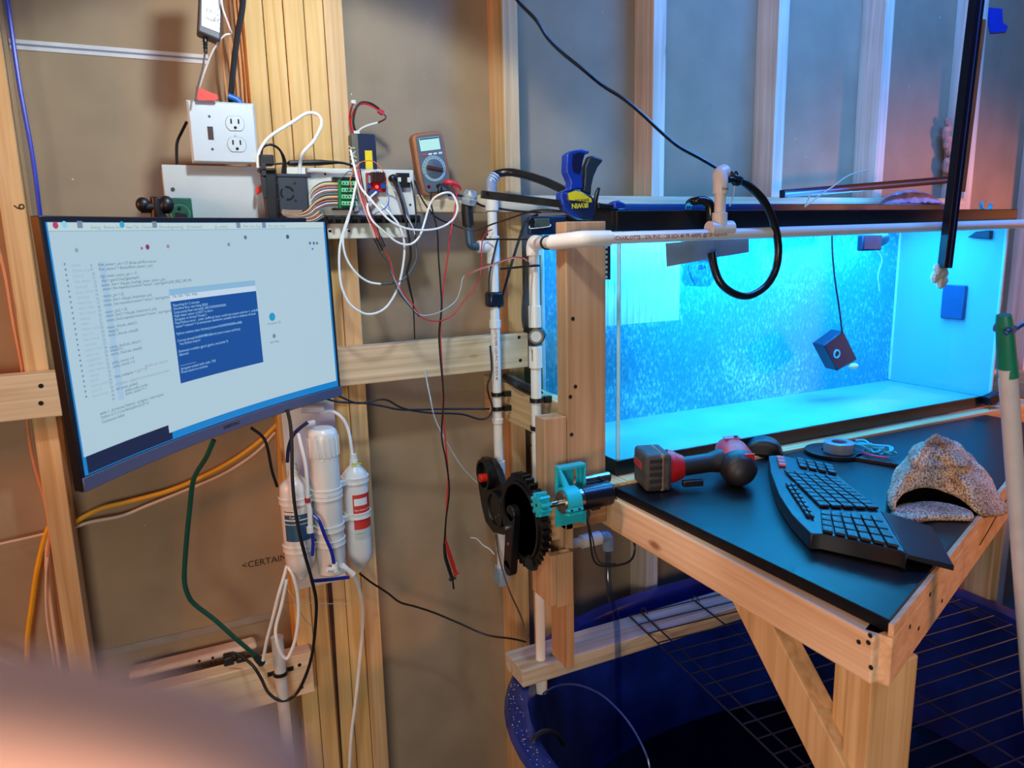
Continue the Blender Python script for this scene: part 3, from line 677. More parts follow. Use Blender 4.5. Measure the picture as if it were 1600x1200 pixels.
    code = [(152, 416, 'flow_sensor1_pin = 27 #Stop pull flow sensor'), (153, 423, 'flow_sensor1 = Button(flow_sensor1_pin)'), (155, 434, 'high_water_sensor_pin = 17'), (157, 441, "chip = gpiod.Chip('gpiochip4')"),
            (157, 448, 'sensor_line = chip.get_line(high_water_sensor_pin)'), (159, 454, 'sensor_line.request(consumer="sensor", type=gpiod.LINE_REQ_DIR_IN)'), (160, 465, 'motor_pin = 22'), (160, 472, 'motor_line = chip.get_line(motor_pin)'),
            (161, 479, 'motor_line.request(consumer="motor", type=gpiod.LINE'), (163, 490, 'motor_pin2 = 23'), (164, 496, 'motor_line2 = chip.get_line(motor2_pin)'), (165, 503, 'motor_line2.request(consumer="motor", type=gpiod.L'),
            (166, 514, 'motor_line.set_value(1)'), (168, 520, 'sleep(1)'), (168, 526, 'motor_line.set_value(0)'), (170, 545, 'motor_line2.set_value(1)'), (171, 550, 'sleep(0.1)'), (172, 556, 'motor_line2.set_value(0)'),
            (174, 569, 'pulse_count1 = 0'), (175, 575, 'pulse_count2 = 0'), (178, 591, 'flow_multiplier = 2.2 * 1.0'), (180, 610, 'def count_pulse():'), (189, 614, '    global pulse_count'), (190, 619, '    pulse_count += 1'),
            (155, 649, 'while 1 : # (remote Python) - program : interrupted'), (157, 655, 'Python 3.11.2 (/usr/bin/python3) (Pi 5)'), (158, 662, 'Connection failed')]
    for x, y, s in code: line(mb, x, y, s, h)
    mb.build('code_text', emit('code_ink', (70, 96, 120)), pan)
    mb = MB()
    for k, (x, y, s) in enumerate(((225, 574, '#pulses per second'), (179, 603, '# function callback to increment pulse count'))): line(mb, x, y, s, h)
    mb.build('comment_text', emit('comment_ink', (140, 140, 160)), pan)
    mb = MB(); n0 = scr_px(140, 417); n1 = scr_px(174, 626)
    for k in range(34):
        line(mb, n0[0]+(n1[0]-n0[0])*k/33, n0[1]+(n1[1]-n0[1])*k/33, str(8+k), .0055, uv=True)
    mb.build('line_numbers', emit('number_ink', (84, 128, 160)), pan)
    mb = MB(); f0 = scr_px(98, 418); f1 = scr_px(132, 625)
    for k in range(26):
        u = f0[0]+(f1[0]-f0[0])*k/25; v = f0[1]+(f1[1]-f0[1])*k/25
        line(mb, u, v, '\u2022', .012, uv=True)
    mb.build('file_dots', emit('dot_ink', (90, 120, 150)), pan)
    mb = MB(); random.seed(3)
    nm = ['Home', 'Python_scripts', 'boot_fs', 'flow_test.py', 'motor.py', 'pump_run.py', 'sensor.py', 'stepper.py', 'water_lvl.py', 'test_relay.py', 'main.py']
    for k in range(26):
        u = f0[0]+(f1[0]-f0[0])*k/25+.022; v = f0[1]+(f1[1]-f0[1])*k/25
        line(mb, u, v, nm[k % len(nm)], .0055, uv=True)
    mb.build('file_names', emit('name_ink', (138, 168, 186)), pan)
    # task bar entries
    mb = MB(); v = T0+.024
    for x, s in ((140, 'Energy - Remote Dis...'), (195, 'New Tab - Chromium'), (247, '[HomeEngineering]'), (290, '[Downloads]'), (334, '[pi_scripts]'), (379, 'flow_rate_v2.py'), (418, 'flow_rate_v3.py')):
        u, _ = scr_px(x, 352); line(mb, u, v, s, .0062, uv=True)
    mb.build('task_labels', emit('task_ink', (120, 148, 156)), pan)
    def icon(x, y, r, c, nm_='task_icon', sq=False):
        u, v = scr_px(x, y)
        if sq: P = [scr(u+a*r/MW, v+b*r/MH, .0019) for a, b in ((-1, -1), (-1, 1), (1, 1), (1, -1))]
        else: P = [scr(u+r*math.cos(i*math.pi/6)/MW, v+r*math.sin(i*math.pi/6)/MH, .0019) for i in range(12)]
        MB().add(P, [tuple(range(len(P)))]).build(nm_, emit('icon_%d_%d_%d' % c, c), pan)
    icon(85, 352, .0045, (170, 50, 90)); icon(99, 351, .0045, (130, 195, 220)); icon(123, 351, .0045, (110, 130, 155), sq=True)
    icon(189, 351, .0045, (40, 150, 190)); icon(240, 351, .0045, (110, 130, 155), sq=True); icon(371, 352, .0045, (110, 130, 155), sq=True); icon(411, 352, .0045, (110, 130, 155), sq=True)
    for x, y, r, c in ((118, 391, .003, (130, 150, 165)), (229, 386, .0038, (130, 40, 90)), (220, 388, .002, (150, 60, 90)), (261, 385, .003, (160, 120, 140)), (382, 371, .0035, (90, 110, 135)), (448, 370, .004, (60, 85, 115)),
                       (356, 382, .003, (110, 130, 150)), (483, 380, .003, (90, 110, 140)), (489, 380, .003, (90, 110, 140)), (494, 380, .003, (100, 120, 140)), (487, 389, .002, (60, 90, 150))): icon(x, y, r, c, 'tool_icon')
    icon(424, 495, .0075, (30, 140, 185), 'browser_icon'); icon(424, 495, .0030, (10, 90, 140), 'browser_icon'); icon(427, 525, .004, (90, 130, 160), 'browser_icon')
    mb = MB(); line(mb, 417, 508, 'Chromium OS', .0055); line(mb, 421, 537, 'Add Web', .0055)
    line(mb, 268, 465.5, 'File  Edit  Tabs  Help', .0062, off=.0022)
    mb.build('browser_text', emit('code_ink', (70, 96, 120)), pan)
    mb = MB(); L_ = ['Reporting for 2 minutes', 'Overflow flow rate being 200.0', 'Sump pump flow rate build: 200.3760000000000', 'High water sensor is NOT in alarm', 'Exception in thread Thread-1', "Fatal Python error: _enter_buffered_busy: could not acquire lock for <_io.BufferedWr",
         "name='<stdout>'> at interpreter shutdown, possibly due to daemon threads", '', 'Python runtime state: finalizing (tstate=0x00000000089ce008)', '', 'Current thread 0x00007fff81b8b1c0 (most recent call first):', '  <no Python frame>', '', 'Extension modules: gpiod, gpiod._ext (total: 9)', 'Aborted', '', '', '------------------', '(program exited with code: 134)', 'Press return to continue']
    for k, s in enumerate(L_):
        if s: line(mb, tu0+.006, tv0+.022+k*(tv1-tv0)*.0432, s, .0058, off=.0023, uv=True)
    mb.build('terminal_text', emit('terminal_ink', (150, 196, 226)), term)
    cu, cv = scr_px(359, 671); mb = MB()
    mb.text('SAMSUNG', None, (1, 0, 0), (0, 1, 0), .0085, fn=lambda p, q: scr(cu-.03+p/MW, .978-q/MH, .0040), bold=.01)
    mb.build('brand_lettering', mat('brand_ink', (24, 26, 36), .4), t)
monitor()
def monitor_arm():
    a = MCn-MN*.068
    t = thing('monitor_mount', (a.x-.05, 1.50, a.z-.1), 'black jointed monitor arm with a knob showing above the monitor at its left', 'monitor arm')
    MB().obox(a, MU, MZ, MN, .05, .05, .003).build('mount_plate', M_black, t, bevel=.002)
    j = at(243, 320, Y=1.34)
    MB().tube([a, V((a.x, a.y, a.z+.02)), j+V((.03, .02, -.06)), j+V((0, 0, -.02))], .014, 12).build('arm', M_black, t)
    MB().cyl(j+V((-.022, 0, -.004)), j+V((.022, 0, -.004)), .009, 16).build('knob_axle', M_black, t)
    MB().ball(j+V((-.018, 0, 0)), .011, (1, 1, 1.1)).build('knob', M_black, t); MB().ball(j+V((.016, 0, 0)), .012, (1, 1, 1.2)).build('knob', M_black, t)
    MB().cyl(j+V((0, 0, -.03)), j+V((.003, 0, .012)), .010, 14).build('collar', M_black, t, bevel=.002)
    MB().cyl(j+V((0, .0, -.03)), V((j.x+.10, 1.529, j.z-.10)), .011, 12).build('wall_link', M_black, t)
monitor_arm()

# ------------------------------------------------------------------ boxes at the upper left
PW = mat('white_plastic', (184, 194, 200), .38, vary=.02)
def boxes():
    a = at(253, 257, Y=1.475); b = at(407, 260, Y=1.475)
    t = thing('white_enclosure', (a.x+.08, 1.52, a.z-.16), 'large plain white electrical enclosure behind the top of the monitor', 'enclosure')
    MB().box(a.x, .211, 1.480, 1.569, a.z-.165, a.z-.002).build('box_body', PW, t, bevel=.002)
    MB().box(a.x-.001, .212, 1.474, 1.4795, a.z-.166, a.z).build('cover', PW, t, bevel=.0015)
    c = at(270, 296, Y=1.474); MB().cyl(c+V((0, .0004, 0)), c-V((0, .0008, 0)), .0035, 12).build('screw', mat('dark_screw', (50, 60, 65), .5), t)
    # green outlet held on the cover
    g = at(262, 309, Y=1.455); h = at(302, 340, Y=1.455)
    t = thing('green_outlet_block', (g.x+.02, 1.46, h.z), 'dark green outlet block with a round face above the top left of the monitor', 'outlet')
    MB().box(g.x, h.x, 1.455, 1.4735, h.z-.012, g.z).build('body', mat('outlet_green', (16, 88, 66), .45), t, bevel=.002)
    c = at(282, 334, Y=1.4545); MB().lathe(c+V((0, .001, 0)), (0, -1, 0), [(0, .0158), (.0012, .0158), (.0012, .0150), (.0004, .0148)], 28).build('face_ring', mat('ring_green', (110, 170, 150), .5), t)
    MB().box(c.x-.009, c.x+.010, 1.4515, 1.4545, c.z-.012, c.z+.002).build('plug', M_black, t, bevel=.002)
    MB().cyl(c+V((-.001, 0, .009)), c+V((-.001, -.001, .009)), .0028, 12).build('ground_hole', M_hole, t)
    # switch and outlet plate
    a = at(290, 155, Y=1.445); b = at(404, 259, Y=1.445)
    x0, x1, z0, z1 = a.x, a.x+.113, at(300, 255, Y=1.445).z, a.z
    t = thing('outlet_plate', ((x0+x1)/2, 1.46, z0), 'white two gang wall plate with a dark switch slot and two outlets', 'outlet')
    MB().box(x0+.008, x1-.008, 1.4485, 1.4975, z0+.006, z1-.006).build('box_body', mat('box_blue', (20, 90, 160), .5), t, bevel=.002)
    MB().prism([(x0, 1.4475, z0), (x0+.004, 1.442, z0+.004), (x0+.004, 1.442, z1-.004), (x0, 1.4475, z1)], (0, 0, 0)) if False else None
    pl = MB(); e = .004
    pl.add([(x0, 1.448, z0), (x1, 1.448, z0), (x1, 1.448, z1), (x0, 1.448, z1), (x0+e, 1.442, z0+e), (x1-e, 1.442, z0+e), (x1-e, 1.442, z1-e), (x0+e, 1.442, z1-e)],
           [(0, 1, 2, 3), (4, 7, 6, 5), (0, 4, 5, 1), (1, 5, 6, 2), (2, 6, 7, 3), (3, 7, 4, 0)])
    pl.build('plate', PW, t, bevel=.001)
    c = at(329, 208, Y=1.442); MB().box(c.x-.0045, c.x+.0045, 1.4412, 1.4425, c.z-.011, c.z+.011).build('switch_slot', mat('slot_brown', (50, 22, 24), .6), t)
    for q in ((327, 182), (332, 233)):
        k = at(*q, Y=1.442); MB().cyl(k+V((0, .0003, 0)), k-V((0, .0006, 0)), .0022, 12).build('screw_hole', mat('hole_dark', (40, 55, 65), .6), t)
    k = at(368, 211, Y=1.442); MB().cyl(k+V((0, .0003, 0)), k-V((0, .0009, 0)), .0026, 12).build('screw', mat('metal_bright', (190, 200, 205), .3, metal=.8), t)
    for q in ((367, 193), (370, 226)):
        c = at(*q, Y=1.442); P = []
        for i in range(24):
            th = 2*math.pi*i/24; x = max(-1, min(1, 1.0*math.cos(th))); z = max(-.80, min(.80, math.sin(th))); P.append(c+V((x*.0155, .0002, z*.0155)))
        mo = MB().prism([p+V(((p.x-c.x)*.05, 0, (p.z-c.z)*.05)) for p in P], (0, -.0008, 0)).build('outlet_seam', mat('seam_grey', (120, 140, 150), .5), t)
        r = MB().prism(P, (0, -.0018, 0)).build('outlet_face', PW, t, bevel=.0004)
        for dx in (-.0062, .0062): MB().box(c.x+dx-.0012, c.x+dx+.0012, 1.4398, 1.4412, c.z-.0005, c.z+.0075).build('slot', M_hole, r)
        MB().cyl(c+V((0, -.0022, -.0072)), c+V((0, -.0010, -.0072)), .0026, 12).build('ground_slot', M_hole, r)
    # cord running down from plate
    # power brick
    P = [at(x, y, Y=1.40) for x, y in ((314, -60), (309, 49), (345, 64), (351, -60))]
    t = thing('power_brick', at(330, 60, Y=1.42), 'black power adapter with a white rating label hanging at the top left', 'power adapter')
    mb = MB(); mb.prism(P, (0, .036, 0)); mb.build('body', mat('brick_grey', (66, 68, 78), .5), t, bevel=.003)
    Q = [at(x, y, Y=1.3993) for x, y in ((316, -58), (315, 40), (343, 51), (347, -58))]
    lb = MB().prism(Q, (0, -.0004, 0)).build('rating_label', mat('label_white', (215, 225, 232), .5), t)
    mb = MB(); ux = V((1, 0, -.30)).normalized(); uz = V((.02, 0, 1))
    for x, y, s, h in ((334, 34, 'FC', .011), (335, 24, '[X]', .008), (320, 29, '(o)x', .009), (322, 17, '()(', .010), (321, 40, '------', .004), (334, 42, '- o o', .005), (337, 14, '|||', .009), (338, 6, '___', .008)):
        mb.text(s, at(x, y, Y=1.3985), ux, uz, h)
    mb.build('label_print', mat('label_ink', (50, 56, 66), .6), lb)
    c = at(321, 64, Y=1.415)
    MB().lathe(c+V((0, 0, .006)), (-.06, 0, -1), [(0, .004), (.008, .0042), (.009, .003), (.012, .0042), (.014, .003), (.017, .004), (.019, .0028), (.023, .0034), (.026, .0024)], 12).build('strain_relief', M_black, t)
    MB().tube(px((320, 85), (316, 110), (308, 140), (305, 158), Y=1.42), .0016, 8).build('lead', mat('grey_lead', (90, 84, 84), .4), t)
    wt = mat('warning_red', (225, 40, 22), .5)
    t = tag(MB().prism([at(x, y, Y=1.43) for x, y in ((306, 135), (339, 148), (341, 153), (338, 157), (309, 156))], (0, .0008, 0)).build('warning_tag', wt), 'red warning tag tied to the white cord above the outlet plate', 'tag')
    cable('looped_cord', 'thin whitish cord looping past the power adapter to the red tag', [(344, -30, 1.39), (347, 8, 1.39), (358, 42, 1.40), (361, 52, 1.41), (350, 56, 1.41), (335, 75, 1.42), (322, 105, 1.425), (312, 135, 1.43), (307, 158, 1.45)], .0017, mat('whitish_cord', (205, 190, 182), .4))
    cable('black_power_cord', 'thick black cord hanging beside the ganged studs at the top left', [(384, -60, 1.46), (379, 10, 1.46), (372, 50, 1.46), (366, 95, 1.46), (361, 150, 1.46), (360, 175, 1.50)], .0052, mat('black_cord', (20, 17, 16), .45))
    tag(MB().tube(px((356, 150), (364, 153), (372, 157), (378, 166), Y=1.455), .0055, 10).build('blue_connector', mat('blue_plug', (15, 95, 175), .4)), 'blue connector just above the white outlet plate', 'connector')
    cable('black_outlet_cord', 'black cord dropping from behind the outlet plate to the white enclosure', [(292, 190, 1.50), (284, 206, 1.50), (277, 222, 1.49), (276, 240, 1.49), (277, 262, 1.485)], .0026, M_black)
    oc = mat('tan_cable', (196, 150, 105), .5)
    for i, (pts) in enumerate(([(352, -40), (358, 60), (362, 130), (365, 175)], [(345, 60), (350, 110), (356, 158), (357, 175)], [(362, -40), (372, 60), (378, 130), (382, 200)], [(369, -40), (378, 60), (385, 130), (388, 215)], [(356, 40), (366, 90), (371, 130), (374, 175)])):
        cable('house_cable', ['thin tan cable leftmost of the bundle beside the ganged studs', 'tan cable running down just left of the blue connector', 'tan cable behind the thick black cord', 'tan cable pressed against the ganged studs', 'tan cable between the black cord and the blue connector'][i],
              [(x, y, 1.60) for x, y in pts], .0026, oc, group='cables beside the ganged studs')
    cable('blue_cable', 'bright blue network cable hanging down beside the left wall stud', [(5, -40, 1.56), (14, 20, 1.56), (30, 130, 1.56), (50, 240, 1.56), (62, 330, 1.56), (72, 420, 1.57), (84, 520, 1.57)], .0036, mat('blue_jacket', (16, 58, 190), .35))
boxes()
# ------------------------------------------------------------------ electronics board on the wall
YB = 1.49
def U(x, y, Y=None): return at(x, y, Y=YB if Y is None else Y)
def rect(mb, x0, y0, x1, y1, Y0, Y1):          # box whose front face spans the two pixel corners on the plane Y0
    a = at(x0, y0, Y=Y0); b = at(x1, y1, Y=Y0); return mb.box(min(a.x, b.x), max(a.x, b.x), Y0, Y1, min(a.z, b.z), max(a.z, b.z))
M_wpaint = mat('white_painted_wood', (206, 208, 198), .6, vary=.05, scale=12)
def electronics():
    a, b = U(479, 262), U(649, 336)
    t = thing('mounting_panel', ((a.x+b.x)/2, YB, b.z), 'white painted wood panel carrying the circuit boards', 'panel')
    MB().box(a.x, b.x, YB, 1.5285, b.z, a.z).build('panel_board', M_wpaint, t, bevel=.0015, smooth=False)
    for q in ((508, 272), (586, 322), (641, 320)): 
        c = U(*q); MB().cyl(c+V((0, .0004, 0)), c-V((0, .0006, 0)), .0024, 10).build('screw', M_hole, t)
    # comb rail
    t = thing('wire_comb_rail', U(600, 350), 'black toothed cable rail under the white panel', 'cable rail')
    mb = MB(); rect(mb, 512, 338, 657, 342, 1.475, 1.4895); rect(mb, 512, 337, 657, 348, 1.487, 1.4895)
    for i in range(11): x = 520+i*13; rect(mb, x, 341, x+5, 348, 1.470, 1.486)
    mb.build('rail', M_black, t, bevel=.0006)
    a, b = U(505, 349), U(643, 371); x = U(652, 360)
    o = MB().box(a.x, b.x, 1.495, 1.5285, b.z, a.z).build('white_board', M_wpaint, bevel=.0015, smooth=False); tag(o, 'lower white painted board beneath the black toothed rail', 'panel')
    for q in ((515, 361), (545, 361), (516, 361)): c = at(*q, Y=1.495); MB().cyl(c+V((0, .0004, 0)), c-V((0, .0006, 0)), .0026, 10).build('screw', M_hole, o)
    # single board computer in its case
    t = thing('computer_case', U(455, 335, 1.46), 'small dark grey computer case with a round fan grille', 'computer')
    cs = mat('case_grey', (44, 52, 62), .45)
    mb = MB(); rect(mb, 432, 272, 484, 336, 1.452, 1.485); mb.build('case', cs, t, bevel=.003)
    mb = MB(); rect(mb, 432, 271, 486, 277, 1.450, 1.455); mb.build('case_lip', cs, t, bevel=.001)
    c = at(449, 302, Y=1.4515)
    for k in range(3):
        P = []; a0 = k*2.1+.3
        for i in range(13): th = a0+i/12*1.5; P.append(c+V((math.cos(th)*.0130, 0, math.sin(th)*.0130)))
        for i in range(13): th = a0+1.5-i/12*1.5; P.append(c+V((math.cos(th)*.0098, 0, math.sin(th)*.0098)))
        MB().prism(P, (0, -.0004, 0)).build('fan_slot', M_hole, t)
    for q in ((434, 286), (461, 286), (462, 313), (436, 311)): k = at(*q, Y=1.4515); MB().cyl(k, k-V((0, .0006, 0)), .0022, 10).build('fan_screw', M_black, t)
    mb = MB(); rect(mb, 447, 261, 478, 275, 1.46, 1.475); mb.build('white_port_row', M_wpaint, t, bevel=.001)
    # black clamp stand left of the case
    t = thing('bracket_stand', U(420, 340, 1.44), 'black upright bracket with a strap just left of the small computer case', 'bracket')
    mb = MB(); rect(mb, 405, 241, 429, 258, 1.43, 1.46); mb.build('head', M_black, t, bevel=.002)
    mb = MB(); rect(mb, 408, 255, 417, 275, 1.425, 1.43); rect(mb, 409, 277, 418, 310, 1.425, 1.43); mb.build('strap', mat('strap_black', (34, 38, 46), .4), t, bevel=.001)
    mb = MB(); rect(mb, 405, 262, 432, 268, 1.425, 1.455); mb.build('collar', M_black, t, bevel=.002)
    MB().prism(px((409, 266), (431, 266), (434, 345), (420, 345), Y=1.432), (0, .03, 0)).build('column', M_black, t, bevel=.002)
    mb = MB(); rect(mb, 401, 291, 406, 303, 1.44, 1.46); mb.build('red_button', mat('button_red', (215, 30, 20), .4), t, bevel=.002)
    # GPIO terminal board
    t = thing('terminal_board', U(541, 326, 1.47), 'green screw terminal board at the end of the rainbow ribbon', 'circuit board')
    gb = mat('board_green', (20, 120, 70), .4); gt = mat('terminal_green', (120, 200, 160), .35)
    mb = MB(); rect(mb, 527, 281, 556, 325, 1.478, 1.4885); mb.build('board', gb, t)
    for i, y in enumerate((283, 293.5, 304, 314.5)):
        mb = MB(); rect(mb, 534, y, 558, y+6.5, 1.468, 1.478); tb = mb.build('terminal_block', gt, t, bevel=.001)
        for k in range(5): mb = MB(); rect(mb, 536+k*4.5, y+2, 538+k*4.5, y+4.5, 1.4674, 1.468); mb.build('terminal_screw', M_hole, tb)
    mb = MB(); rect(mb, 520, 276, 560, 281, 1.476, 1.489); rect(mb, 520, 325, 556, 328, 1.476, 1.489); mb.build('board_carrier', M_black, t, bevel=.001)
    # red motor driver
    t = thing('motor_driver', U(589, 303, 1.47), 'red motor driver board with blue terminals and a glowing red light', 'circuit board')
    mb = MB(); rect(mb, 573, 270, 604, 300, 1.478, 1.4885); mb.build('board', mat('board_red', (165, 28, 34), .4), t)
    mb = MB(); rect(mb, 580, 269, 602, 284, 1.462, 1.478)
    for i in range(6): rect(mb, 581+i*3.5, 268, 582.5+i*3.5, 284, 1.458, 1.462)
    mb.build('heat_sink', mat('sink_dark', (58, 26, 26), .4), t)
    bt = mat('terminal_blue', (45, 120, 205), .35)
    for r in ((574, 288, 580, 294), (597, 286, 604, 294), (579, 297, 592, 302)): mb = MB(); rect(mb, *r, 1.468, 1.478); mb.build('terminal_block', bt, t, bevel=.001)
    mb = MB(); rect(mb, 576, 274, 579, 286, 1.470, 1.478); rect(mb, 599, 281, 602, 285, 1.468, 1.478); mb.build('capacitors', mat('cap_grey', (150, 155, 165), .35), t)
    MB().ball(at(589, 292, Y=1.474), .0035, (1, .6, 1), 10).build('red_light', emit('red_glow', (255, 60, 60), 3.0), t)
    # socket block at the right
    t = thing('power_socket_block', U(630, 293, 1.47), 'black connector block with white contacts at the right of the white panel', 'connector')
    mb = MB(); rect(mb, 620, 270, 641, 293, 1.477, 1.4885); mb.build('block', M_black, t, bevel=.001)
    mb = MB(); rect(mb, 622, 277, 627, 284, 1.472, 1.477); rect(mb, 637, 277, 643, 285, 1.472, 1.477); mb.build('white_contact', M_wpaint, t, bevel=.0005)
    c = U(612, 279, 1.489); MB().lathe(c, (0, -1, 0), [(0, .0075), (.012, .0075), (.014, .006), (.016, .003)], 16).build('round_plug', M_black, t, bevel=.001)
    MB().lathe(U(555, 331, 1.489), (0, -1, .2), [(0, .004), (.012, .004), (.013, .0065), (.020, .0065), (.022, .004)], 14).build('hook_bolt', mat('zinc', (190, 200, 200), .25, metal=.9)).__setitem__('label', 'small zinc bolt head just above the black toothed rail')
    bpy.data.objects['hook_bolt']['category'] = 'bolt'
    # rainbow ribbon cable
    t = thing('ribbon_cable', U(490, 320, 1.46), 'rainbow striped ribbon cable joining the small computer to the green board', 'cable')
    cols = [(70, 40, 26), (175, 75, 30), (205, 120, 60), (225, 205, 150), (40, 90, 75), (20, 50, 100), (205, 135, 80), (120, 125, 125), (225, 225, 220), (22, 24, 26)]
    mats = [mat('ribbon_%s' % ['brown', 'rust', 'orange', 'cream', 'green', 'navy', 'violet', 'grey', 'white', 'black'][i], c, .45) for i, c in enumerate(cols)]
    mb = MB(); ns = 20
    def sheet(A, B, n=14):       # A, B: point lists along the ribbon edges
        PA = catmull(A, 6); PB = catmull(B, 6)
        for k in range(ns):
            mb.mi = (k*3) % 10
            f0, f1 = k/ns, (k+1)/ns
            vs_ = []
            for p, q in zip(PA, PB): vs_ += [p.lerp(q, f0+.004), p.lerp(q, f1-.004)]
            n_ = len(PA); mb.add(vs_, [(2*i, 2*i+1, 2*i+3, 2*i+2) for i in range(n_-1)])
    sheet(px((528, 283, 1.472), (505, 284, 1.462), (490, 292, 1.452), (484, 302, 1.447)), px((528, 324, 1.472), (512, 325, 1.462), (498, 330, 1.452), (490, 336, 1.447)))
    mb.build('ribbon', mats, t)
    mb = MB()
    sheet(px((487, 318, 1.446), (478, 328, 1.442), (462, 334, 1.440), (440, 330, 1.444)), px((507, 338, 1.446), (490, 347, 1.442), (466, 345, 1.440), (441, 336, 1.444)))
    mb.build('ribbon_fold', mats, t)
    mb = MB(); sheet(px((441, 327, 1.447), (455, 328, 1.447), (472, 328, 1.447)), px((441, 334, 1.447), (455, 335, 1.447), (472, 335, 1.447))); mb.build('ribbon_end', mats, t)
    # battery
    t = thing('battery_pack', U(570, 263, 1.51), 'dark rectangular battery pack with a yellow stripe behind the white panel', 'battery')
    mb = MB(); rect(mb, 549, 208, 590, 266, 1.532, 1.562); mb.build('body', mat('battery_blue', (28, 40, 66), .35), t, bevel=.003)
    mb = MB(); rect(mb, 549, 209, 562, 266, 1.5312, 1.532); o = mb.build('side_label', mat('label_olive', (98, 94, 78), .5), t)
    MB().text('WAY', at(560, 263, Y=1.5306), (-.1, 0, 1), (-1, 0, -.1), .020).build('label_letters', mat('letters_pale', (190, 186, 165), .5), o)
    mb = MB(); rect(mb, 570, 235, 583, 266, 1.5305, 1.532); mb.build('yellow_stripe', mat('stripe_yellow', (226, 196, 20), .5), t)
    mb = MB(); rect(mb, 553, 204, 562, 210, 1.535, 1.55); rect(mb, 549, 156, 556, 162, 1.54, 1.55); mb.build('balance_plug', M_wpaint, t)
    bk, rd = M_black, mat('wire_red', (190, 32, 36), .4)
    W = lambda pts, r, m, nm: MB().tube(px(*pts), r, 7).build(nm, m, t)
    W([(556, 209, 1.54), (552, 190, 1.535), (556, 170, 1.53), (565, 160, 1.53), (580, 162, 1.53), (592, 170, 1.53), (597, 175, 1.53)], .0022, bk, 'lead_black')
    W([(553, 209, 1.54), (548, 190, 1.54), (553, 173, 1.535), (563, 163, 1.53), (575, 163, 1.53), (590, 171, 1.53)], .0018, rd, 'lead_red')
    W([(550, 208, 1.545), (546, 190, 1.545), (546, 175, 1.545), (552, 160, 1.545)], .0013, rd, 'balance_wire'); W([(552, 208, 1.545), (547, 185, 1.545), (549, 170, 1.545), (552, 160, 1.545)], .0013, bk, 'balance_wire')
    W([(558, 207, 1.54), (566, 200, 1.535), (578, 195, 1.53), (590, 192, 1.53)], .0024, M_wpaint, 'sleeve_white'); W([(590, 192, 1.53), (600, 187, 1.53), (603, 183, 1.53), (600, 178, 1.53)], .0018, mat('wire_maroon', (90, 22, 26), .4), 'pigtail')
    MB().obox(at(595, 175, Y=1.53), (1, 0, -.6), (.6, 0, 1), (0, 1, 0), .006, .0045, .004).build('plug_red', mat('plug_red', (176, 40, 60), .4), t, bevel=.001)
    # multimeter
    Ym = 1.515
    c00, c10, c11, c01 = at(636, 210, Y=Ym), at(683, 205, Y=Ym), at(717, 299, Y=Ym), at(666, 307, Y=Ym)
    ux = (c10-c00+c11-c01).normalized(); uz = (c00-c01+c10-c11); uz = (uz-ux*uz.dot(ux)).normalized(); ctr = (c00+c10+c11+c01)/4
    hw = ((c10-c00).length+(c11-c01).length)/4; hh = ((c00-c01).length+(c10-c11).length)/4
    t = thing('multimeter', ctr-V((0, 0, hh)), 'tan and grey handheld multimeter with a lit screen standing on the ledge', 'multimeter')
    def q(u, v, o=0): return ctr+ux*(u*hw)+uz*(v*hh)-V((0, 1, 0))*o
    def rr(u0, u1, v0, v1, o, d, name, m, par, rad=.0, bev=.0):
        return MB().prism([q(u0, v0, o), q(u1, v0, o), q(u1, v1, o), q(u0, v1, o)], (0, d, 0)).build(name, m, par, bevel=bev, seg=4)
    P = [(-.92, -.9), (-.7, -1), (.7, -1), (.92, -.9), (1, -.3), (.97, .85), (.85, .98), (.5, 1.0), (-.5, 1.0), (-.85, .98), (-.97, .85), (-1, -.3)]
    tan = mat('meter_tan', (150, 96, 62), .5)
    MB().prism([q(u, v, .000) for u, v in P], (0, .028, 0)).build('holster', tan, t, bevel=.005, seg=3)
    MB().prism([q(u*.80, v*.90, .0030) for u, v in P], (0, .006, 0)).build('face', mat('meter_grey', (82, 96, 108), .45), t, bevel=.001)
    rr(-.62, .62, .42, .82, .0040, .002, 'screen', emit('meter_glow', (178, 232, 232), .95), t, bev=.0005)
    rr(-.60, .60, .76, .81, .0044, .001, 'screen_frame', mat('frame_grey', (60, 80, 95), .4), t)
    for i, u in enumerate((-.55, -.2, .12, .45)): rr(u, u+.22, .27, .33, .0042, .002, 'button', mat('btn_pink', (205, 70, 80), .4) if i == 0 else mat('btn_white', (205, 215, 220), .4), t, bev=.0004)
    k = q(.0, -.16, .003); R_ = hw*.74
    MB().lathe(k, (0, -1, 0), [(0, R_), (.001, R_)], 32).build('dial_ring', mat('dial_pale', (135, 165, 175), .45), t)
    dd = MB().lathe(k, (0, -1, 0), [(0, R_*.74), (.003, R_*.74), (.004, R_*.66)], 32).build('dial', mat('dial_grey', (76, 90, 104), .4), t)
    MB().obox(k+V((0, -.006, 0)), ux-uz*.3, uz+ux*.3, (0, 1, 0), R_*.68, R_*.13, .003).build('dial_pointer', mat('pointer_brown', (70, 42, 38), .4), dd, bevel=.001)
    for i in range(14):
        th = math.radians(-20+i*220/13+0); p = k+ux*(R_*.88*math.cos(th))+uz*(R_*.88*math.sin(th))+V((0, -.0012, 0)); MB().cyl(p, p-V((0, .0004, 0)), .0011, 6).build('dial_mark', mat('mark_dark', (40, 55, 65), .5), t)
    for u, v, m_ in ((-.52, -.70, mat('jack_red', (150, 30, 40), .4)), (.05, -.72, M_black), (.5, -.66, M_black)):
        p = q(u, v, .003); MB().lathe(p, (0, -1, 0), [(0, .004), (.0015, .004), (.0015, .0022), (.0, .0022)], 14).build('jack', m_, t)
    pr = mat('probe_red', (200, 44, 58), .4)
    p0 = q(.5, -.66, .004)
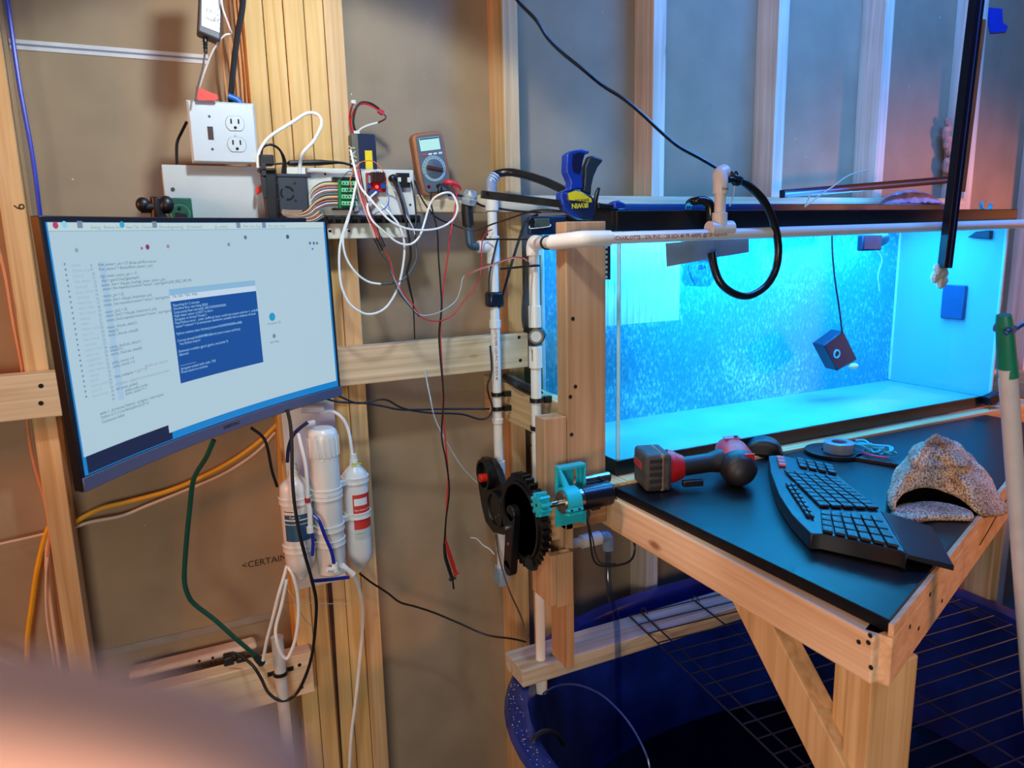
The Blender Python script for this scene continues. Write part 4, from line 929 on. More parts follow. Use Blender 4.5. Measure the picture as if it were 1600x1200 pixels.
    MB().tube([p0, p0+V((0, -.012, .001)), p0+V((.010, -.018, .000)), p0+V((.024, -.018, -.006)), p0+V((.030, -.016, -.014))], [.005, .0055, .0055, .0035, .0025], 10).build('red_lead_plug', pr, t)
    p0 = q(.08, -.72, .004); MB().tube([p0, p0+V((0, -.012, 0)), p0+V((-.004, -.015, -.012)), p0+V((-.006, -.013, -.022))], [.004, .0045, .004, .0022], 10).build('black_lead_plug', M_black, t)
electronics()

# ------------------------------------------------------------------ loose wires of the electronics
WHT = mat('white_jacket', (222, 226, 224), .4, vary=.03); RED = mat('wire_red', (190, 32, 36), .4); GRY = mat('grey_jacket', (70, 78, 84), .45)
C = cable
C('white_usb_cable', 'thick white cable arching up over the ganged studs into the small computer', [(403, 262, 1.44), (404, 240, 1.44), (420, 215, 1.44), (455, 192, 1.44), (480, 177, 1.44), (497, 180, 1.44), (502, 195, 1.44), (490, 220, 1.44), (474, 238, 1.44), (469, 255, 1.455), (468, 272, 1.46)], [.0028, .0030, .0031, .0031, .0036], WHT)
C('short_black_lead', 'short black lead curving from the bracket head into the computer case', [(408, 243, 1.44), (411, 230, 1.44), (423, 226, 1.44), (436, 233, 1.45), (444, 250, 1.46), (444, 272, 1.462)], [.0022, .0022, .0022, .0055], M_black)
C('barrel_cable', 'black barrel connector cable crossing above the white panel', [(400, 258, 1.46), (430, 256, 1.46), (448, 255, 1.46), (456, 255, 1.46), (500, 254, 1.46), (505, 254, 1.46), (530, 254, 1.46), (545, 257, 1.465), (553, 262, 1.47)], [.0018, .0018, .0018, .0055, .0055, .0050, .0024, .0022, .0022], M_black)
C('white_loop_cable', 'white cable making the widest loop below the panel to the right', [(548, 235, 1.47), (553, 258, 1.46), (562, 290, 1.45), (582, 315, 1.44), (610, 345, 1.43), (640, 358, 1.43), (680, 358, 1.43), (706, 345, 1.43), (715, 325, 1.43), (708, 305, 1.44), (697, 301, 1.44), (680, 308, 1.445), (671, 322, 1.45), (664, 345, 1.45), (655, 370, 1.44), (640, 382, 1.44), (620, 378, 1.44), (600, 362, 1.44), (582, 345, 1.44), (574, 325, 1.45), (578, 310, 1.46), (588, 300, 1.468)], .0022, WHT)
C('white_drop_cable', 'white cable in a long low loop hanging left of the red wires', [(557, 283, 1.46), (549, 325, 1.45), (542, 345, 1.45), (531, 385, 1.45), (531, 430, 1.45), (538, 460, 1.45), (552, 480, 1.45), (575, 491, 1.45), (600, 483, 1.45), (618, 458, 1.45), (628, 425, 1.45), (632, 385, 1.45), (625, 355, 1.455), (610, 335, 1.46), (595, 320, 1.47)], .0024, WHT)
C('grey_white_cable', 'white cable turning dark grey as it curves under the wire bundle', [(556, 290, 1.455), (545, 340, 1.45), (536, 370, 1.45), (540, 400, 1.45), (555, 425, 1.45), (575, 440, 1.45), (595, 444, 1.45)], .0022, WHT)
C('grey_sleeve', 'dark grey sleeve ending the white cable in the wire bundle', [(595, 444, 1.45), (615, 442, 1.45), (632, 435, 1.45), (645, 418, 1.45), (651, 400, 1.45), (648, 378, 1.45), (640, 345, 1.455), (630, 310, 1.465), (622, 284, 1.47)], .0026, GRY)
C('black_bundle_cable', 'thick black cable from the round plug down through the wire bundle', [(614, 281, 1.47), (622, 300, 1.46), (630, 325, 1.455), (635, 350, 1.45), (641, 385, 1.45), (641, 405, 1.45), (636, 425, 1.45), (638, 440, 1.45), (643, 462, 1.46), (646, 478, 1.47), (648, 530, 1.525)], [.0026, .0026, .0026, .0026, .0026, .0018, .0012], M_black)
C('black_thin_lead', 'thin black lead running beside the thick black cable', [(642, 282, 1.475), (646, 300, 1.46), (650, 335, 1.455), (649, 365, 1.45), (651, 398, 1.45)], .0017, M_black)
def pair(name, label, pts, r, m, dx):
    C(name, label, [(p[0]+dx, p[1], p[2]) for p in pts], r, m)
rb = [(556, 262, 1.465), (561, 290, 1.46), (566, 310, 1.455), (575, 335, 1.45), (583, 355, 1.445), (590, 375, 1.445)]
pair('red_wire', 'leftmost red wire of the bunch dropping to the black crimps', rb, .0013, RED, 0); pair('red_wire', 'middle red wire of the bunch dropping to the black crimps', rb, .0013, RED, 3); pair('red_wire', 'pale pink wire beside the red bunch above the crimps', rb, .0011, mat('wire_pink', (220, 170, 160), .4), -3)
pair('dark_wire', 'dark wire right of the red bunch above the crimps', rb, .0013, mat('wire_dark', (70, 16, 20), .4), 6)
tag(MB().tube(px((586, 372, 1.445), (592, 383, 1.445), (596, 392, 1.445)), .0042, 8).tube(px((594, 370, 1.44), (598, 380, 1.44), (601, 386, 1.44)), .0032, 8).build('crimp_sleeves', M_black), 'pair of black crimp sleeves joining the red wires', 'crimp')
C('long_red_wire', 'red wire sagging furthest right before climbing to the left pipe', [(598, 388, 1.445), (610, 408, 1.445), (616, 432, 1.445), (628, 455, 1.45), (645, 475, 1.45), (655, 492, 1.45), (668, 500, 1.45), (690, 501, 1.45), (710, 490, 1.45), (725, 470, 1.45), (745, 445, 1.45), (752, 420, 1.46), (752, 400, 1.47), (754, 375, 1.48), (762, 362, 1.48), (769, 359, 1.488)], .0013, RED)
C('long_pale_wire', 'pale wire sagging beside the long red wire then turning to the right pipe', [(594, 392, 1.445), (606, 415, 1.445), (618, 440, 1.445), (635, 470, 1.45), (650, 488, 1.45), (665, 493, 1.45), (690, 486, 1.45), (712, 470, 1.45), (720, 450, 1.45), (724, 433, 1.45), (740, 425, 1.44), (770, 414, 1.42), (795, 405, 1.36), (815, 403, 1.30), (824, 408, 1.29)], .0011, mat('wire_grey_pale', (175, 180, 185), .4))
C('sensor_red_wire', 'red wire running over the pale wire into the right pipe connector', [(726, 431, 1.448), (742, 423, 1.438), (772, 412, 1.418), (797, 403, 1.358), (812, 402, 1.305), (824, 406, 1.288)], .0011, RED)
C('dark_green_wire', 'dark wire crossing under the red wires below the crimps', [(592, 390, 1.44), (604, 410, 1.44), (612, 430, 1.44), (622, 455, 1.44), (640, 478, 1.445), (655, 495, 1.445)], .0012, mat('wire_darkgreen', (30, 44, 44), .4))
C('blue_wire', 'thin blue wire looping below the red motor driver', [(603, 298, 1.465), (607, 305, 1.46), (607, 318, 1.46), (600, 326, 1.46), (590, 332, 1.46), (577, 338, 1.46), (565, 336, 1.46), (560, 325, 1.46)], .0009, mat('wire_blue', (40, 90, 200), .4))
C('orange_wire', 'thin orange wire arching over the top edge of the white panel', [(556, 262, 1.47), (563, 254, 1.47), (575, 251, 1.47), (585, 253, 1.47), (597, 264, 1.47), (604, 280, 1.47), (604, 292, 1.47)], .0009, mat('wire_orange', (225, 120, 40), .4))
C('orange_wire', 'short orange wire between the cable knot and the green board', [(553, 262, 1.47), (550, 272, 1.468), (547, 282, 1.467), (549, 295, 1.466)], .0009, mat('wire_orange', (225, 120, 40), .4))
C('thin_black_wire', 'hair thin black wire arching to the top of the green board', [(556, 270, 1.47), (545, 268, 1.47), (537, 275, 1.469), (530, 281, 1.469)], .0009, M_black)
C('thin_black_wire', 'hair thin black wire dropping onto the green board terminals', [(557, 268, 1.47), (549, 278, 1.468), (545, 292, 1.4665), (543, 305, 1.4665)], .0009, M_black)
C('thin_red_wire', 'thin red wire looping down from the motor driver onto the white panel', [(586, 303, 1.472), (588, 312, 1.475), (584, 318, 1.478), (578, 325, 1.475), (576, 334, 1.475)], .0009, RED)
C('sensor_lead', 'short grey lead from the motor driver to the right of the blue wire', [(605, 292, 1.47), (615, 296, 1.47), (624, 305, 1.465), (628, 318, 1.46), (634, 335, 1.455), (645, 355, 1.45), (650, 372, 1.45)], .0012, mat('lead_white', (200, 202, 200), .4))
# multimeter leads
C('meter_lead_red', 'red multimeter test lead hanging straight down past the rail', [(709, 290, 1.49), (713, 300, 1.48), (711, 325, 1.47), (704, 365, 1.46), (700, 400, 1.46), (694, 440, 1.46), (690, 480, 1.46), (688, 520, 1.46), (690, 560, 1.46), (692, 600, 1.46), (692, 640, 1.46), (697, 700, 1.46), (700, 745, 1.46), (698, 790, 1.46), (696, 830, 1.46), (697, 846, 1.46)], .0018, RED)
C('meter_lead_black', 'black multimeter test lead hanging down beside the red one', [(674, 300, 1.48), (674, 320, 1.47), (683, 360, 1.46), (685, 400, 1.46), (688, 440, 1.46), (690, 480, 1.455), (686, 520, 1.455), (688, 560, 1.455), (693, 620, 1.455), (690, 680, 1.455), (697, 720, 1.455), (702, 765, 1.455), (697, 810, 1.455), (694, 850, 1.455)], .0018, M_black)
def probes():
    t = thing('red_probe', at(712, 905, Y=1.46), 'red multimeter probe hanging at the end of its lead', 'probe')
    MB().tube(px((697, 846, 1.46), (701, 862, 1.46), (707, 880, 1.46), (712, 896, 1.46)), [.0026, .0042, .0046, .0036], 10).build('handle', RED, t)
    MB().cyl(at(709, 897, Y=1.46), at(716, 894, Y=1.46), .004, 10).build('finger_guard', RED, t)
    MB().cyl(at(712, 896, Y=1.46), at(713, 906, Y=1.46), .0016, 8).build('tip', mat('zinc', (190, 200, 200), .25, metal=.9), t)
    t = thing('black_probe', at(709, 920, Y=1.455), 'black multimeter probe hanging lowest beside the red one', 'probe')
    MB().tube(px((694, 850, 1.455), (696, 870, 1.455), (702, 890, 1.455), (707, 906, 1.455)), [.0026, .0040, .0042, .0034], 10).build('handle', M_black, t)
    MB().cyl(at(702, 906, Y=1.455), at(711, 902, Y=1.455), .004, 10).build('finger_guard', M_black, t)
    MB().cyl(at(707, 904, Y=1.455), at(709, 920, Y=1.455), .0022, 8).build('tip', M_black, t)
probes()
# black leads crossing the bay
C('crossing_cable', 'black cable sagging from the panel to the aquarium rim behind the left pipe', [(648, 283, 1.49), (660, 312, 1.47), (680, 338, 1.47), (705, 350, 1.47), (740, 360, 1.45), (770, 350, 1.42), (800, 340, 1.38), (830, 330, 1.33), (850, 328, 1.25), (880, 330, 1.23)], .0018, M_black)
C('upper_crossing_cable', 'black cable running from the meter over the ledge to the tank rim', [(700, 305, 1.52), (720, 306, 1.52), (735, 312, 1.52), (755, 322, 1.52), (780, 326, 1.52), (810, 330, 1.50), (845, 332, 1.45)], .0024, M_black)
C('lower_twin_cable', 'black cable running level from behind the monitor to the left pipe clips', [(505, 622, 1.47), (530, 628, 1.50), (570, 630, 1.50), (600, 635, 1.50), (625, 640, 1.50), (660, 640, 1.50), (700, 639, 1.50), (765, 639, 1.49)], .0022, M_black)
C('lower_sag_cable', 'black cable looping slightly lower below the level one beside the pipe clips', [(530, 619, 1.48), (560, 630, 1.50), (600, 624, 1.50), (630, 638, 1.50), (670, 645, 1.50), (720, 647, 1.50), (750, 655, 1.49), (765, 650, 1.485), (769, 635, 1.485), (763, 615, 1.485), (762, 600, 1.485), (768, 580, 1.487), (766, 540, 1.487)], .0022, M_black)
C('tie_lead', 'thin black cord tied level between the two pipes', [(759, 374, 1.49), (790, 374, 1.43), (825, 374, 1.34), (845, 373, 1.30)], .0018, M_black)
C('sensor_cable', 'black sensor cable running down in front of the left pipe', [(778, 372, 1.485), (771, 400, 1.485), (765, 430, 1.485), (764, 458, 1.487)], .0022, M_black)
C('sloping_cable', 'black cable sloping from the tank rim down behind the right pipe', [(840, 335, 1.40), (822, 345, 1.40), (812, 372, 1.40), (800, 410, 1.40), (790, 445, 1.42), (780, 480, 1.46)], .0030, M_black)
C('short_black_drop', 'black cable from the right pipe joint to the round flow sensor', [(826, 410, 1.29), (822, 430, 1.29), (818, 460, 1.285), (816, 490, 1.285), (818, 512, 1.28)], .0020, M_black)
C('black_tie_strap', 'black cable tie with a long tail around the right pipe', [(782, 420, 1.36), (805, 418, 1.33), (825, 416, 1.30), (843, 415, 1.295)], .0022, M_black)
C('thin_pale_cord', 'thin grey cord from the mid rail down to the pulley below', [(664, 580, 1.525), (672, 620, 1.50), (680, 655, 1.50), (700, 695, 1.50), (722, 730, 1.50), (745, 754, 1.50)], .0016, mat('cord_grey', (170, 178, 182), .4))
C('lower_black_cable', 'black cable dropping from the pulley behind the black gears', [(775, 835, 1.49), (780, 870, 1.47), (795, 920, 1.44), (815, 965, 1.42), (825, 1000, 1.40)], .0020, M_black)
C('white_tail_wire', 'loose white wire end sticking out left of the pipe foot', [(735, 840, 1.49), (745, 842, 1.49), (755, 852, 1.49), (765, 858, 1.485), (772, 866, 1.48)], .0014, WHT)
C('drooping_cable', 'black cable drooping across the drywall from the filter to the tub', [(562, 896, 1.50), (580, 910, 1.52), (605, 926, 1.54), (625, 941, 1.55), (650, 948, 1.55), (680, 958, 1.55), (720, 975, 1.53), (760, 992, 1.50), (800, 998, 1.45), (822, 1003, 1.40)], .0024, M_black)
# ------------------------------------------------------------------ gear drive and motor
def gears():
    XG = .612; blk = mat('print_black', (12, 13, 15), .38, vary=.3, scale=200)
    def G(x, y, X=XG): return at(x, y, X=X)
    c = G(814, 813); top = G(814, 742); Rg = abs(top.z-c.z)-.004
    t = thing('large_gear', c-V((0, 0, Rg)), 'large black printed gear wheel with teeth along its right edge', 'gear')
    P = []; n = 36
    for i in range(n):
        for f, rr in ((.0, Rg-.0055), (.28, Rg-.0055), (.38, Rg+.004), (.72, Rg+.004), (.85, Rg-.0055)):
            th = 2*math.pi*(i+f)/n
            tooth = math.cos(th) < .45            # teeth on the side turned to the pinion and below
            r = rr if tooth else Rg-.001
            P.append(V((XG, c.y+r*math.cos(th), c.z+r*math.sin(th))))
    MB().prism(P, (.017, 0, 0)).build('toothed_disc', blk, t)
    MB().lathe(c-V((.0005, 0, 0)), (-1, 0, 0), [(0, Rg*.86), (.004, Rg*.86), (.004, Rg*.80), (.0, Rg*.79)], 40).build('raised_rim', blk, t)
    a0, a1 = G(810, 800), G(805, 884)
    m = MB(); d = (a1-a0).normalized(); s = V((0, d.z, -d.y))
    m.obox((a0+a1)/2-V((.011, 0, 0)), d, s, (1, 0, 0), (a1-a0).length/2, .017, .008); m.cyl(a1-V((.019, 0, 0)), a1-V((.003, 0, 0)), .017, 24); m.cyl(a0-V((.019, 0, 0)), a0-V((.003, 0, 0)), .017, 24)
    m.build('crank_arm', blk, t, bevel=.002)
    q = G(806, 822)-V((.019, 0, 0)); MB().cyl(q, q-V((.004, 0, 0)), .004, 12).build('axle_nut', mat('zinc', (190, 200, 200), .25, metal=.9), t)
    q = G(808, 847)-V((.019, 0, 0)); MB().cyl(q, q-V((.003, 0, 0)), .0035, 12).build('axle_nut', mat('copper_screw', (150, 90, 70), .4, metal=.5), t)
    q = G(832, 880); MB().cyl(q, V((.690, 1.312, q.z-.004)), .016, 16).build('valve_boss', blk, t)
    # pulley housing further left
    H = [(752, 714), (766, 718), (776, 735), (781, 752), (797, 772), (801, 800), (797, 822), (785, 836), (770, 832), (758, 815), (752, 790), (748, 765), (745, 740), (747, 722)]
    XH = .655
    t = thing('gear_housing', at(772, 836, X=XH), 'black printed housing with a round pulley and red knob at the left pipe', 'gear housing')
    MB().prism([at(x, y, X=XH) for x, y in H], (.016, 0, 0)).build('back_plate', blk, t, bevel=.002)
    c = at(778, 795, X=XH); MB().lathe(c, (-1, 0, 0), [(0, .042), (.010, .042), (.010, .036), (.006, .035)], 36).build('round_cover', blk, t)
    for i in range(5):
        q = at(770+i*4.5, 811-i*3.2, X=XH-.0065); MB().obox(q, (0, 1, 0), (0, 0, 1), (1, 0, 0), .0009, .0024, .0005).build('tooth_mark', mat('mark_grey', (90, 92, 90), .5), t)
    c = at(761, 741, X=XH-.004); MB().lathe(c, (-1, 0, 0), [(-.006, .036), (.012, .036), (.012, .030), (.002, .029)], 36).build('pulley', blk, t)
    c = at(757, 746, X=XH-.012); MB().lathe(c, (-1, 0, 0), [(-.006, .010), (.012, .010), (.013, .008)], 18).build('red_knob', mat('knob_red', (214, 40, 26), .35), t, bevel=.001)
    # motor
    teal = mat('print_teal', (22, 176, 190), .42, vary=.04); YM = 1.112
    c = at(845, 788, Y=YM)
    t = thing('drive_motor', at(905, 815, Y=YM), 'small geared motor in a teal printed bracket driving a teal pinion', 'motor')
    P = []; n = 10
    for i in range(n):
        for f, rr in ((0, .014), (.3, .014), (.40, .0225), (.75, .0225), (.88, .014)):
            th = 2*math.pi*(i+f)/n; P.append(V((c.x-.009, c.y+rr*math.cos(th), c.z+rr*math.sin(th))))
    pin = MB().prism(P, (.020, 0, 0)).build('pinion', teal, t)
    MB().cyl(c-V((.0095, 0, 0)), c-V((.0088, 0, 0)), .003, 10).build('pinion_hole', M_hole, pin)
    zc = c.z-.004; ax = V((1, 0, 0)); x0 = at(877, 790, Y=YM).x; x1 = at(906, 785, Y=YM).x; x2 = at(953, 778, Y=YM).x
    o = V((0, YM, zc))
    MB().cyl(o+ax*(c.x+.004), o+ax*x0, .006, 14).build('shaft', mat('steel', (170, 165, 155), .25, metal=1), t)
    MB().lathe(o+ax*(x0-.002), ax, [(0, .0195), (.003, .022), (x1-x0+.002, .022)], 28).build('gearbox', mat('steel', (170, 165, 155), .25, metal=1), t)
    MB().lathe(o+ax*(x1), ax, [(0, .020), (.002, .0228), (x2-x1-.004, .0228), (x2-x1, .019)], 28).build('motor_can', mat('motor_black', (16, 20, 30), .28), t)
    q = o+V((x1+.018, -.012, -.018)); MB().obox(q+V((.008, 0, 0)), (1, 0, 0), (0, 1, 0), (0, 0, 1), .009, .005, .0035).build('terminal', M_black, t, bevel=.001)
    MB().lathe(o+ax*(x0+.002), ax, [(0, .0270), (.028, .0270), (.028, .0222), (0, .0222)], 28).build('clamp_ring', teal, t)
    fx = MB()
    for s_ in (-1,): fx.obox(o+V((x0+.015, -.020, -.010)), (1, 0, 0), (0, 1, -.3), (0, .3, 1), .016, .008, .003); fx.obox(o+V((x0+.015, -.019, -.018)), (1, 0, 0), (0, 1, -.3), (0, .3, 1), .016, .008, .003)
    fx.build('clamp_flange', teal, t, bevel=.001)
    for dx in (.006, .022): q = o+V((x0+dx, -.026, -.006)); MB().cyl(q, q-V((0, -.0, .004)), .003, 8).build('clamp_bolt', M_black, t)
    # bracket back plate with window
    YB_ = 1.143
    def B(x, y): return at(x, y, Y=YB_)
    a, b = B(869, 729), B(911, 812); w_ = .006
    mb = MB(); zt, zb_ = a.z, b.z-.004; xl, xr = a.x, b.x; zw = B(880, 762).z
    mb.box(xl, xr, YB_, YB_+.006, zt-w_, zt); mb.box(xl, xl+w_, YB_, YB_+.006, zb_, zt-w_); mb.box(xr-w_, xr, YB_, YB_+.006, zb_, zt-w_); mb.box(xl+w_, xr-w_, YB_, YB_+.006, zb_, zw-.01)
    mb.box(xl+w_, xr-w_-.012, YB_+.0045, YB_+.006, zw-.01, zt-w_); mb.box(xr-w_-.006, xr-w_, YB_+.0045, YB_+.006, zw-.01, zt-w_)
    mb.box(xl, xr, YB_-.012, YB_, zt-w_, zt); mb.box(xr-.003, xr, YB_-.012, YB_, zb_, zt-w_)
    mb.build('bracket_plate', teal, t, bevel=.0008)
    MB().prism([(xl, YB_-.010, zt-.002), (xl+.004, YB_-.010, zt-.002), (x0+.018, YM-.005, zc+.024), (x0+.006, YM-.005, zc+.024)], (0, .008, 0)).build('rib', teal, t)
    # silver can behind and its leads
    q = at(912, 752, Y=1.139); q2 = at(950, 748, Y=1.139)
    tag(MB().cyl(V((q.x, 1.1385, q.z)), V((q2.x, 1.1385, q.z)), .0105, 24).build('silver_tube', mat('steel', (170, 165, 155), .25, metal=1)), 'short shiny silver tube just above the motor', 'tube')
    C('motor_lead', 'dark twin lead looping from the motor down around the blue pipe elbow', [(917, 792, 1.10), (921, 803, 1.10), (918, 815, 1.10), (922, 840, 1.11), (926, 870, 1.12), (936, 883, 1.12), (960, 884, 1.12), (985, 876, 1.12), (992, 855, 1.13), (984, 832, 1.13), (972, 800, 1.125), (962, 778, 1.125), (950, 757, 1.125), (935, 745, 1.125)], .0022, mat('lead_dark', (36, 38, 42), .4))
    C('motor_lead', 'thin dark lead running inside the loop of the twin lead', [(918, 800, 1.097), (919, 815, 1.097), (926, 842, 1.107), (931, 866, 1.117), (940, 880, 1.117), (962, 881, 1.117)], .0014, mat('lead_dark', (36, 38, 42), .4))
gears()
# pipework under the tank and the clear drain tube
def under_pipes():
    Yq = 1.27
    t = thing('drain_pipe', at(920, 850, Y=Yq), 'short blue lit pipe with an elbow under the left end of the tank', 'pipe')
    a, b, c = at(893, 850, Y=Yq), at(908, 849, Y=Yq), at(937, 846, Y=Yq)
    MB().cyl(V((.745, Yq, a.z)), V((c.x, Yq, a.z)), .0105).build('pipe', PVC, t)
    MB().cyl(V((b.x, Yq, a.z)), V((c.x, Yq, a.z)), .0150).build('coupling', PVC, t, bevel=.001)
    e = V((at(948, 845, Y=Yq).x, Yq, a.z))
    MB().tube([V((c.x-.002, Yq, a.z)), e+V((-.006, 0, 0)), e+V((.002, 0, -.006)), e+V((.004, 0, -.032))], .0125, 16).build('elbow', mat('clear_barb', (130, 150, 175), .2), t)
    g_ = glass('clear_vinyl', (.62, .74, .90, 1), gloss=.35, rough=.12)
    z0 = e.z-.028
    pts = [e+V((.004, 0, -.028))] + px((950, 900, 1.25), (954, 930, 1.24), (962, 962, 1.235), (965, 1000, 1.232), (966, 1060, 1.23), (967, 1130, 1.23), (968, 1230, 1.23))
    tag(MB().tube(pts, .0068, 12).build('clear_tube', g_), 'clear vinyl tube hanging from the elbow down into the tub', 'tube')
    cz = at(838, 1075, Y=1.312)
    C('thin_blue_tube', 'thin blue lit tube arching inside the tub from the right pipe', [(848, 1084, 1.30), (870, 1072, 1.27), (900, 1070, 1.22), (935, 1083, 1.16), (965, 1108, 1.10), (990, 1140, 1.05), (1010, 1180, 1.00), (1018, 1215, .98)], .0022, mat('tube_blue', (40, 60, 130), .25))
    C('tub_hose', 'thick dark hose strapped over the near left rim of the tub', [(825, 1215, 1.13), (828, 1175, 1.12), (838, 1150, 1.13), (858, 1142, 1.15), (872, 1150, 1.17), (880, 1162, 1.18)], .0050, mat('hose_dark', (22, 26, 36), .35))
under_pipes()
# hoses
HB = mat('black_hose', (20, 24, 28), .28, vary=.1)
C('top_hose', 'thick black hose curving from the left pipe top towards the tank', [(770, 274, 1.505), (785, 270, 1.50), (805, 270, 1.48), (835, 278, 1.43), (862, 288, 1.38), (885, 301, 1.33), (910, 325, 1.28)], .0088, HB, cat='hose', n=14)
C('lower_hose', 'short thick black hose resting on the side board behind the right pipe', [(789, 588, 1.53), (800, 594, 1.50), (815, 603, 1.44), (832, 611, 1.40), (842, 617, 1.37)], [.0075, .0115, .0120, .0120, .0110], HB, cat='hose', n=14)
C('hose_loop', 'black hose looping down in front of the glass beside the duct tape', [(1138, 281, 1.125), (1150, 281, 1.125), (1168, 289, 1.12), (1192, 312, 1.115), (1208, 345, 1.115), (1216, 385, 1.115), (1212, 420, 1.115), (1196, 447, 1.115), (1170, 462, 1.115), (1146, 458, 1.12), (1126, 442, 1.13), (1116, 418, 1.14), (1112, 395, 1.148)], [.0062, .0078, .0078, .0078, .0078, .0085], HB, cat='hose', n=14)
C('overhead_cable', 'black cable sloping from the top edge down to the hose elbow', [(796, -20, 1.30), (812, 5, 1.30), (838, 32, 1.29), (856, 60, 1.28), (880, 84, 1.27), (910, 108, 1.25), (942, 134, 1.24), (975, 155, 1.22), (1005, 180, 1.20), (1035, 208, 1.18), (1062, 230, 1.16), (1095, 248, 1.15), (1122, 264, 1.135), (1145, 278, 1.13), (1152, 284, 1.12)], .0034, mat('cable_shiny', (16, 20, 26), .25))
def ties():
    t = thing('cable_tie_bunch', at(1150, 280, Y=1.12), 'black cable tie bunched around the hose end at the elbow', 'cable tie')
    MB().tube(px((1143, 270, 1.12), (1148, 276, 1.105), (1158, 279, 1.11), (1156, 287, 1.12), (1146, 287, 1.13), (1143, 276, 1.13)), .0034, 8).build('strap', M_black, t)
    MB().tube(px((1148, 272, 1.12), (1150, 268, 1.12), (1153, 273, 1.12)), .0018, 6).build('tail', M_black, t)
    C('white_stub', 'short white strand dangling below the cable tie at the elbow', [(1148, 290, 1.12), (1146, 305, 1.12), (1140, 322, 1.12)], .0012, WHT)
ties()
# tape, sticker, hook on the front glass
def front_glass_bits():
    dt = mat('duct_tape', (120, 135, 145), .35, vary=.12, scale=20, bump=.5)
    def patch(P, Y0): return MB().prism([at(x, y, Y=Y0) for x, y in P], (0, .0006, 0))
    o = patch([(1040, 380), (1075, 377), (1119, 373), (1121, 403), (1090, 408), (1042, 417)], 1.1765).build('duct_tape', dt); tag(o, 'grey duct tape strip on the front glass, left of the hose', 'tape')
    o = patch([(1118, 374), (1148, 371), (1170, 369), (1170, 394), (1140, 399), (1119, 402)], 1.1760).build('duct_tape', dt); tag(o, 'grey duct tape strip on the front glass, right of the hose', 'tape')
    t = thing('tank_sticker', at(1092, 448, Y=1.177), 'printed clear sticker half hidden under the duct tape', 'sticker')
    patch([(1066, 404), (1120, 404), (1115, 440), (1108, 448), (1072, 447), (1066, 440)], 1.1775).build('film', glass('sticker_film', (.72, .80, .98, 1), gloss=.3, rough=.2), t)
    mk = mat('sticker_ink', (16, 60, 110), .5); mb = MB()
    mb.text('SEA', at(1091, 421, Y=1.1770), (1, 0, 0), (0, 0, 1), .012, bold=.02); mb.text('FLUVAL', at(1091, 410, Y=1.1770), (1, 0, 0), (0, 0, 1), .009, bold=.03)
    mb.build('sticker_print', mk, t)
    mb = MB(); mb.tube(px((1078, 404), (1076, 420), (1079, 432), (1086, 445), Y=1.177), .0007, 5)
    for i in range(6): mb.tube(px((1077+i*1.5, 428+i*3), (1083+i*2, 424+i*3), Y=1.177), .0005, 5, smooth=False)
    mb.build('gauge_lines', mk, t)
    t = thing('rim_hook', at(1093, 345, Y=1.17), 'black rounded plastic hook clipped over the tank rim beside the tee', 'hook')
    MB().tube(px((1075, 325, 1.20), (1077, 317, 1.19), (1086, 314, 1.17), (1100, 314, 1.165), (1108, 320, 1.163), (1110, 336, 1.163), (1108, 352, 1.165)), [.006, .007, .008, .009, .010, .010, .008], 12).build('hook_body', mat('hook_black', (18, 20, 24), .2), t)
    # corner gadget
    t = thing('corner_sensor', at(1550, 640, Y=1.16), 'small black box with a short cord at the lower right tank corner', 'sensor')
    c = at(1550, 622, Y=1.16); MB().obox(c, (1, -.2, .35), (.2, 1, 0), (-.35, 0, 1), .020, .012, .013).build('body', mat('box_dark', (22, 26, 40), .4), t, bevel=.003)
    MB().tube(px((1545, 632, 1.155), (1546, 640, 1.152), (1545, 648, 1.150)), .0012, 6).build('cord', M_black, t)
front_glass_bits()
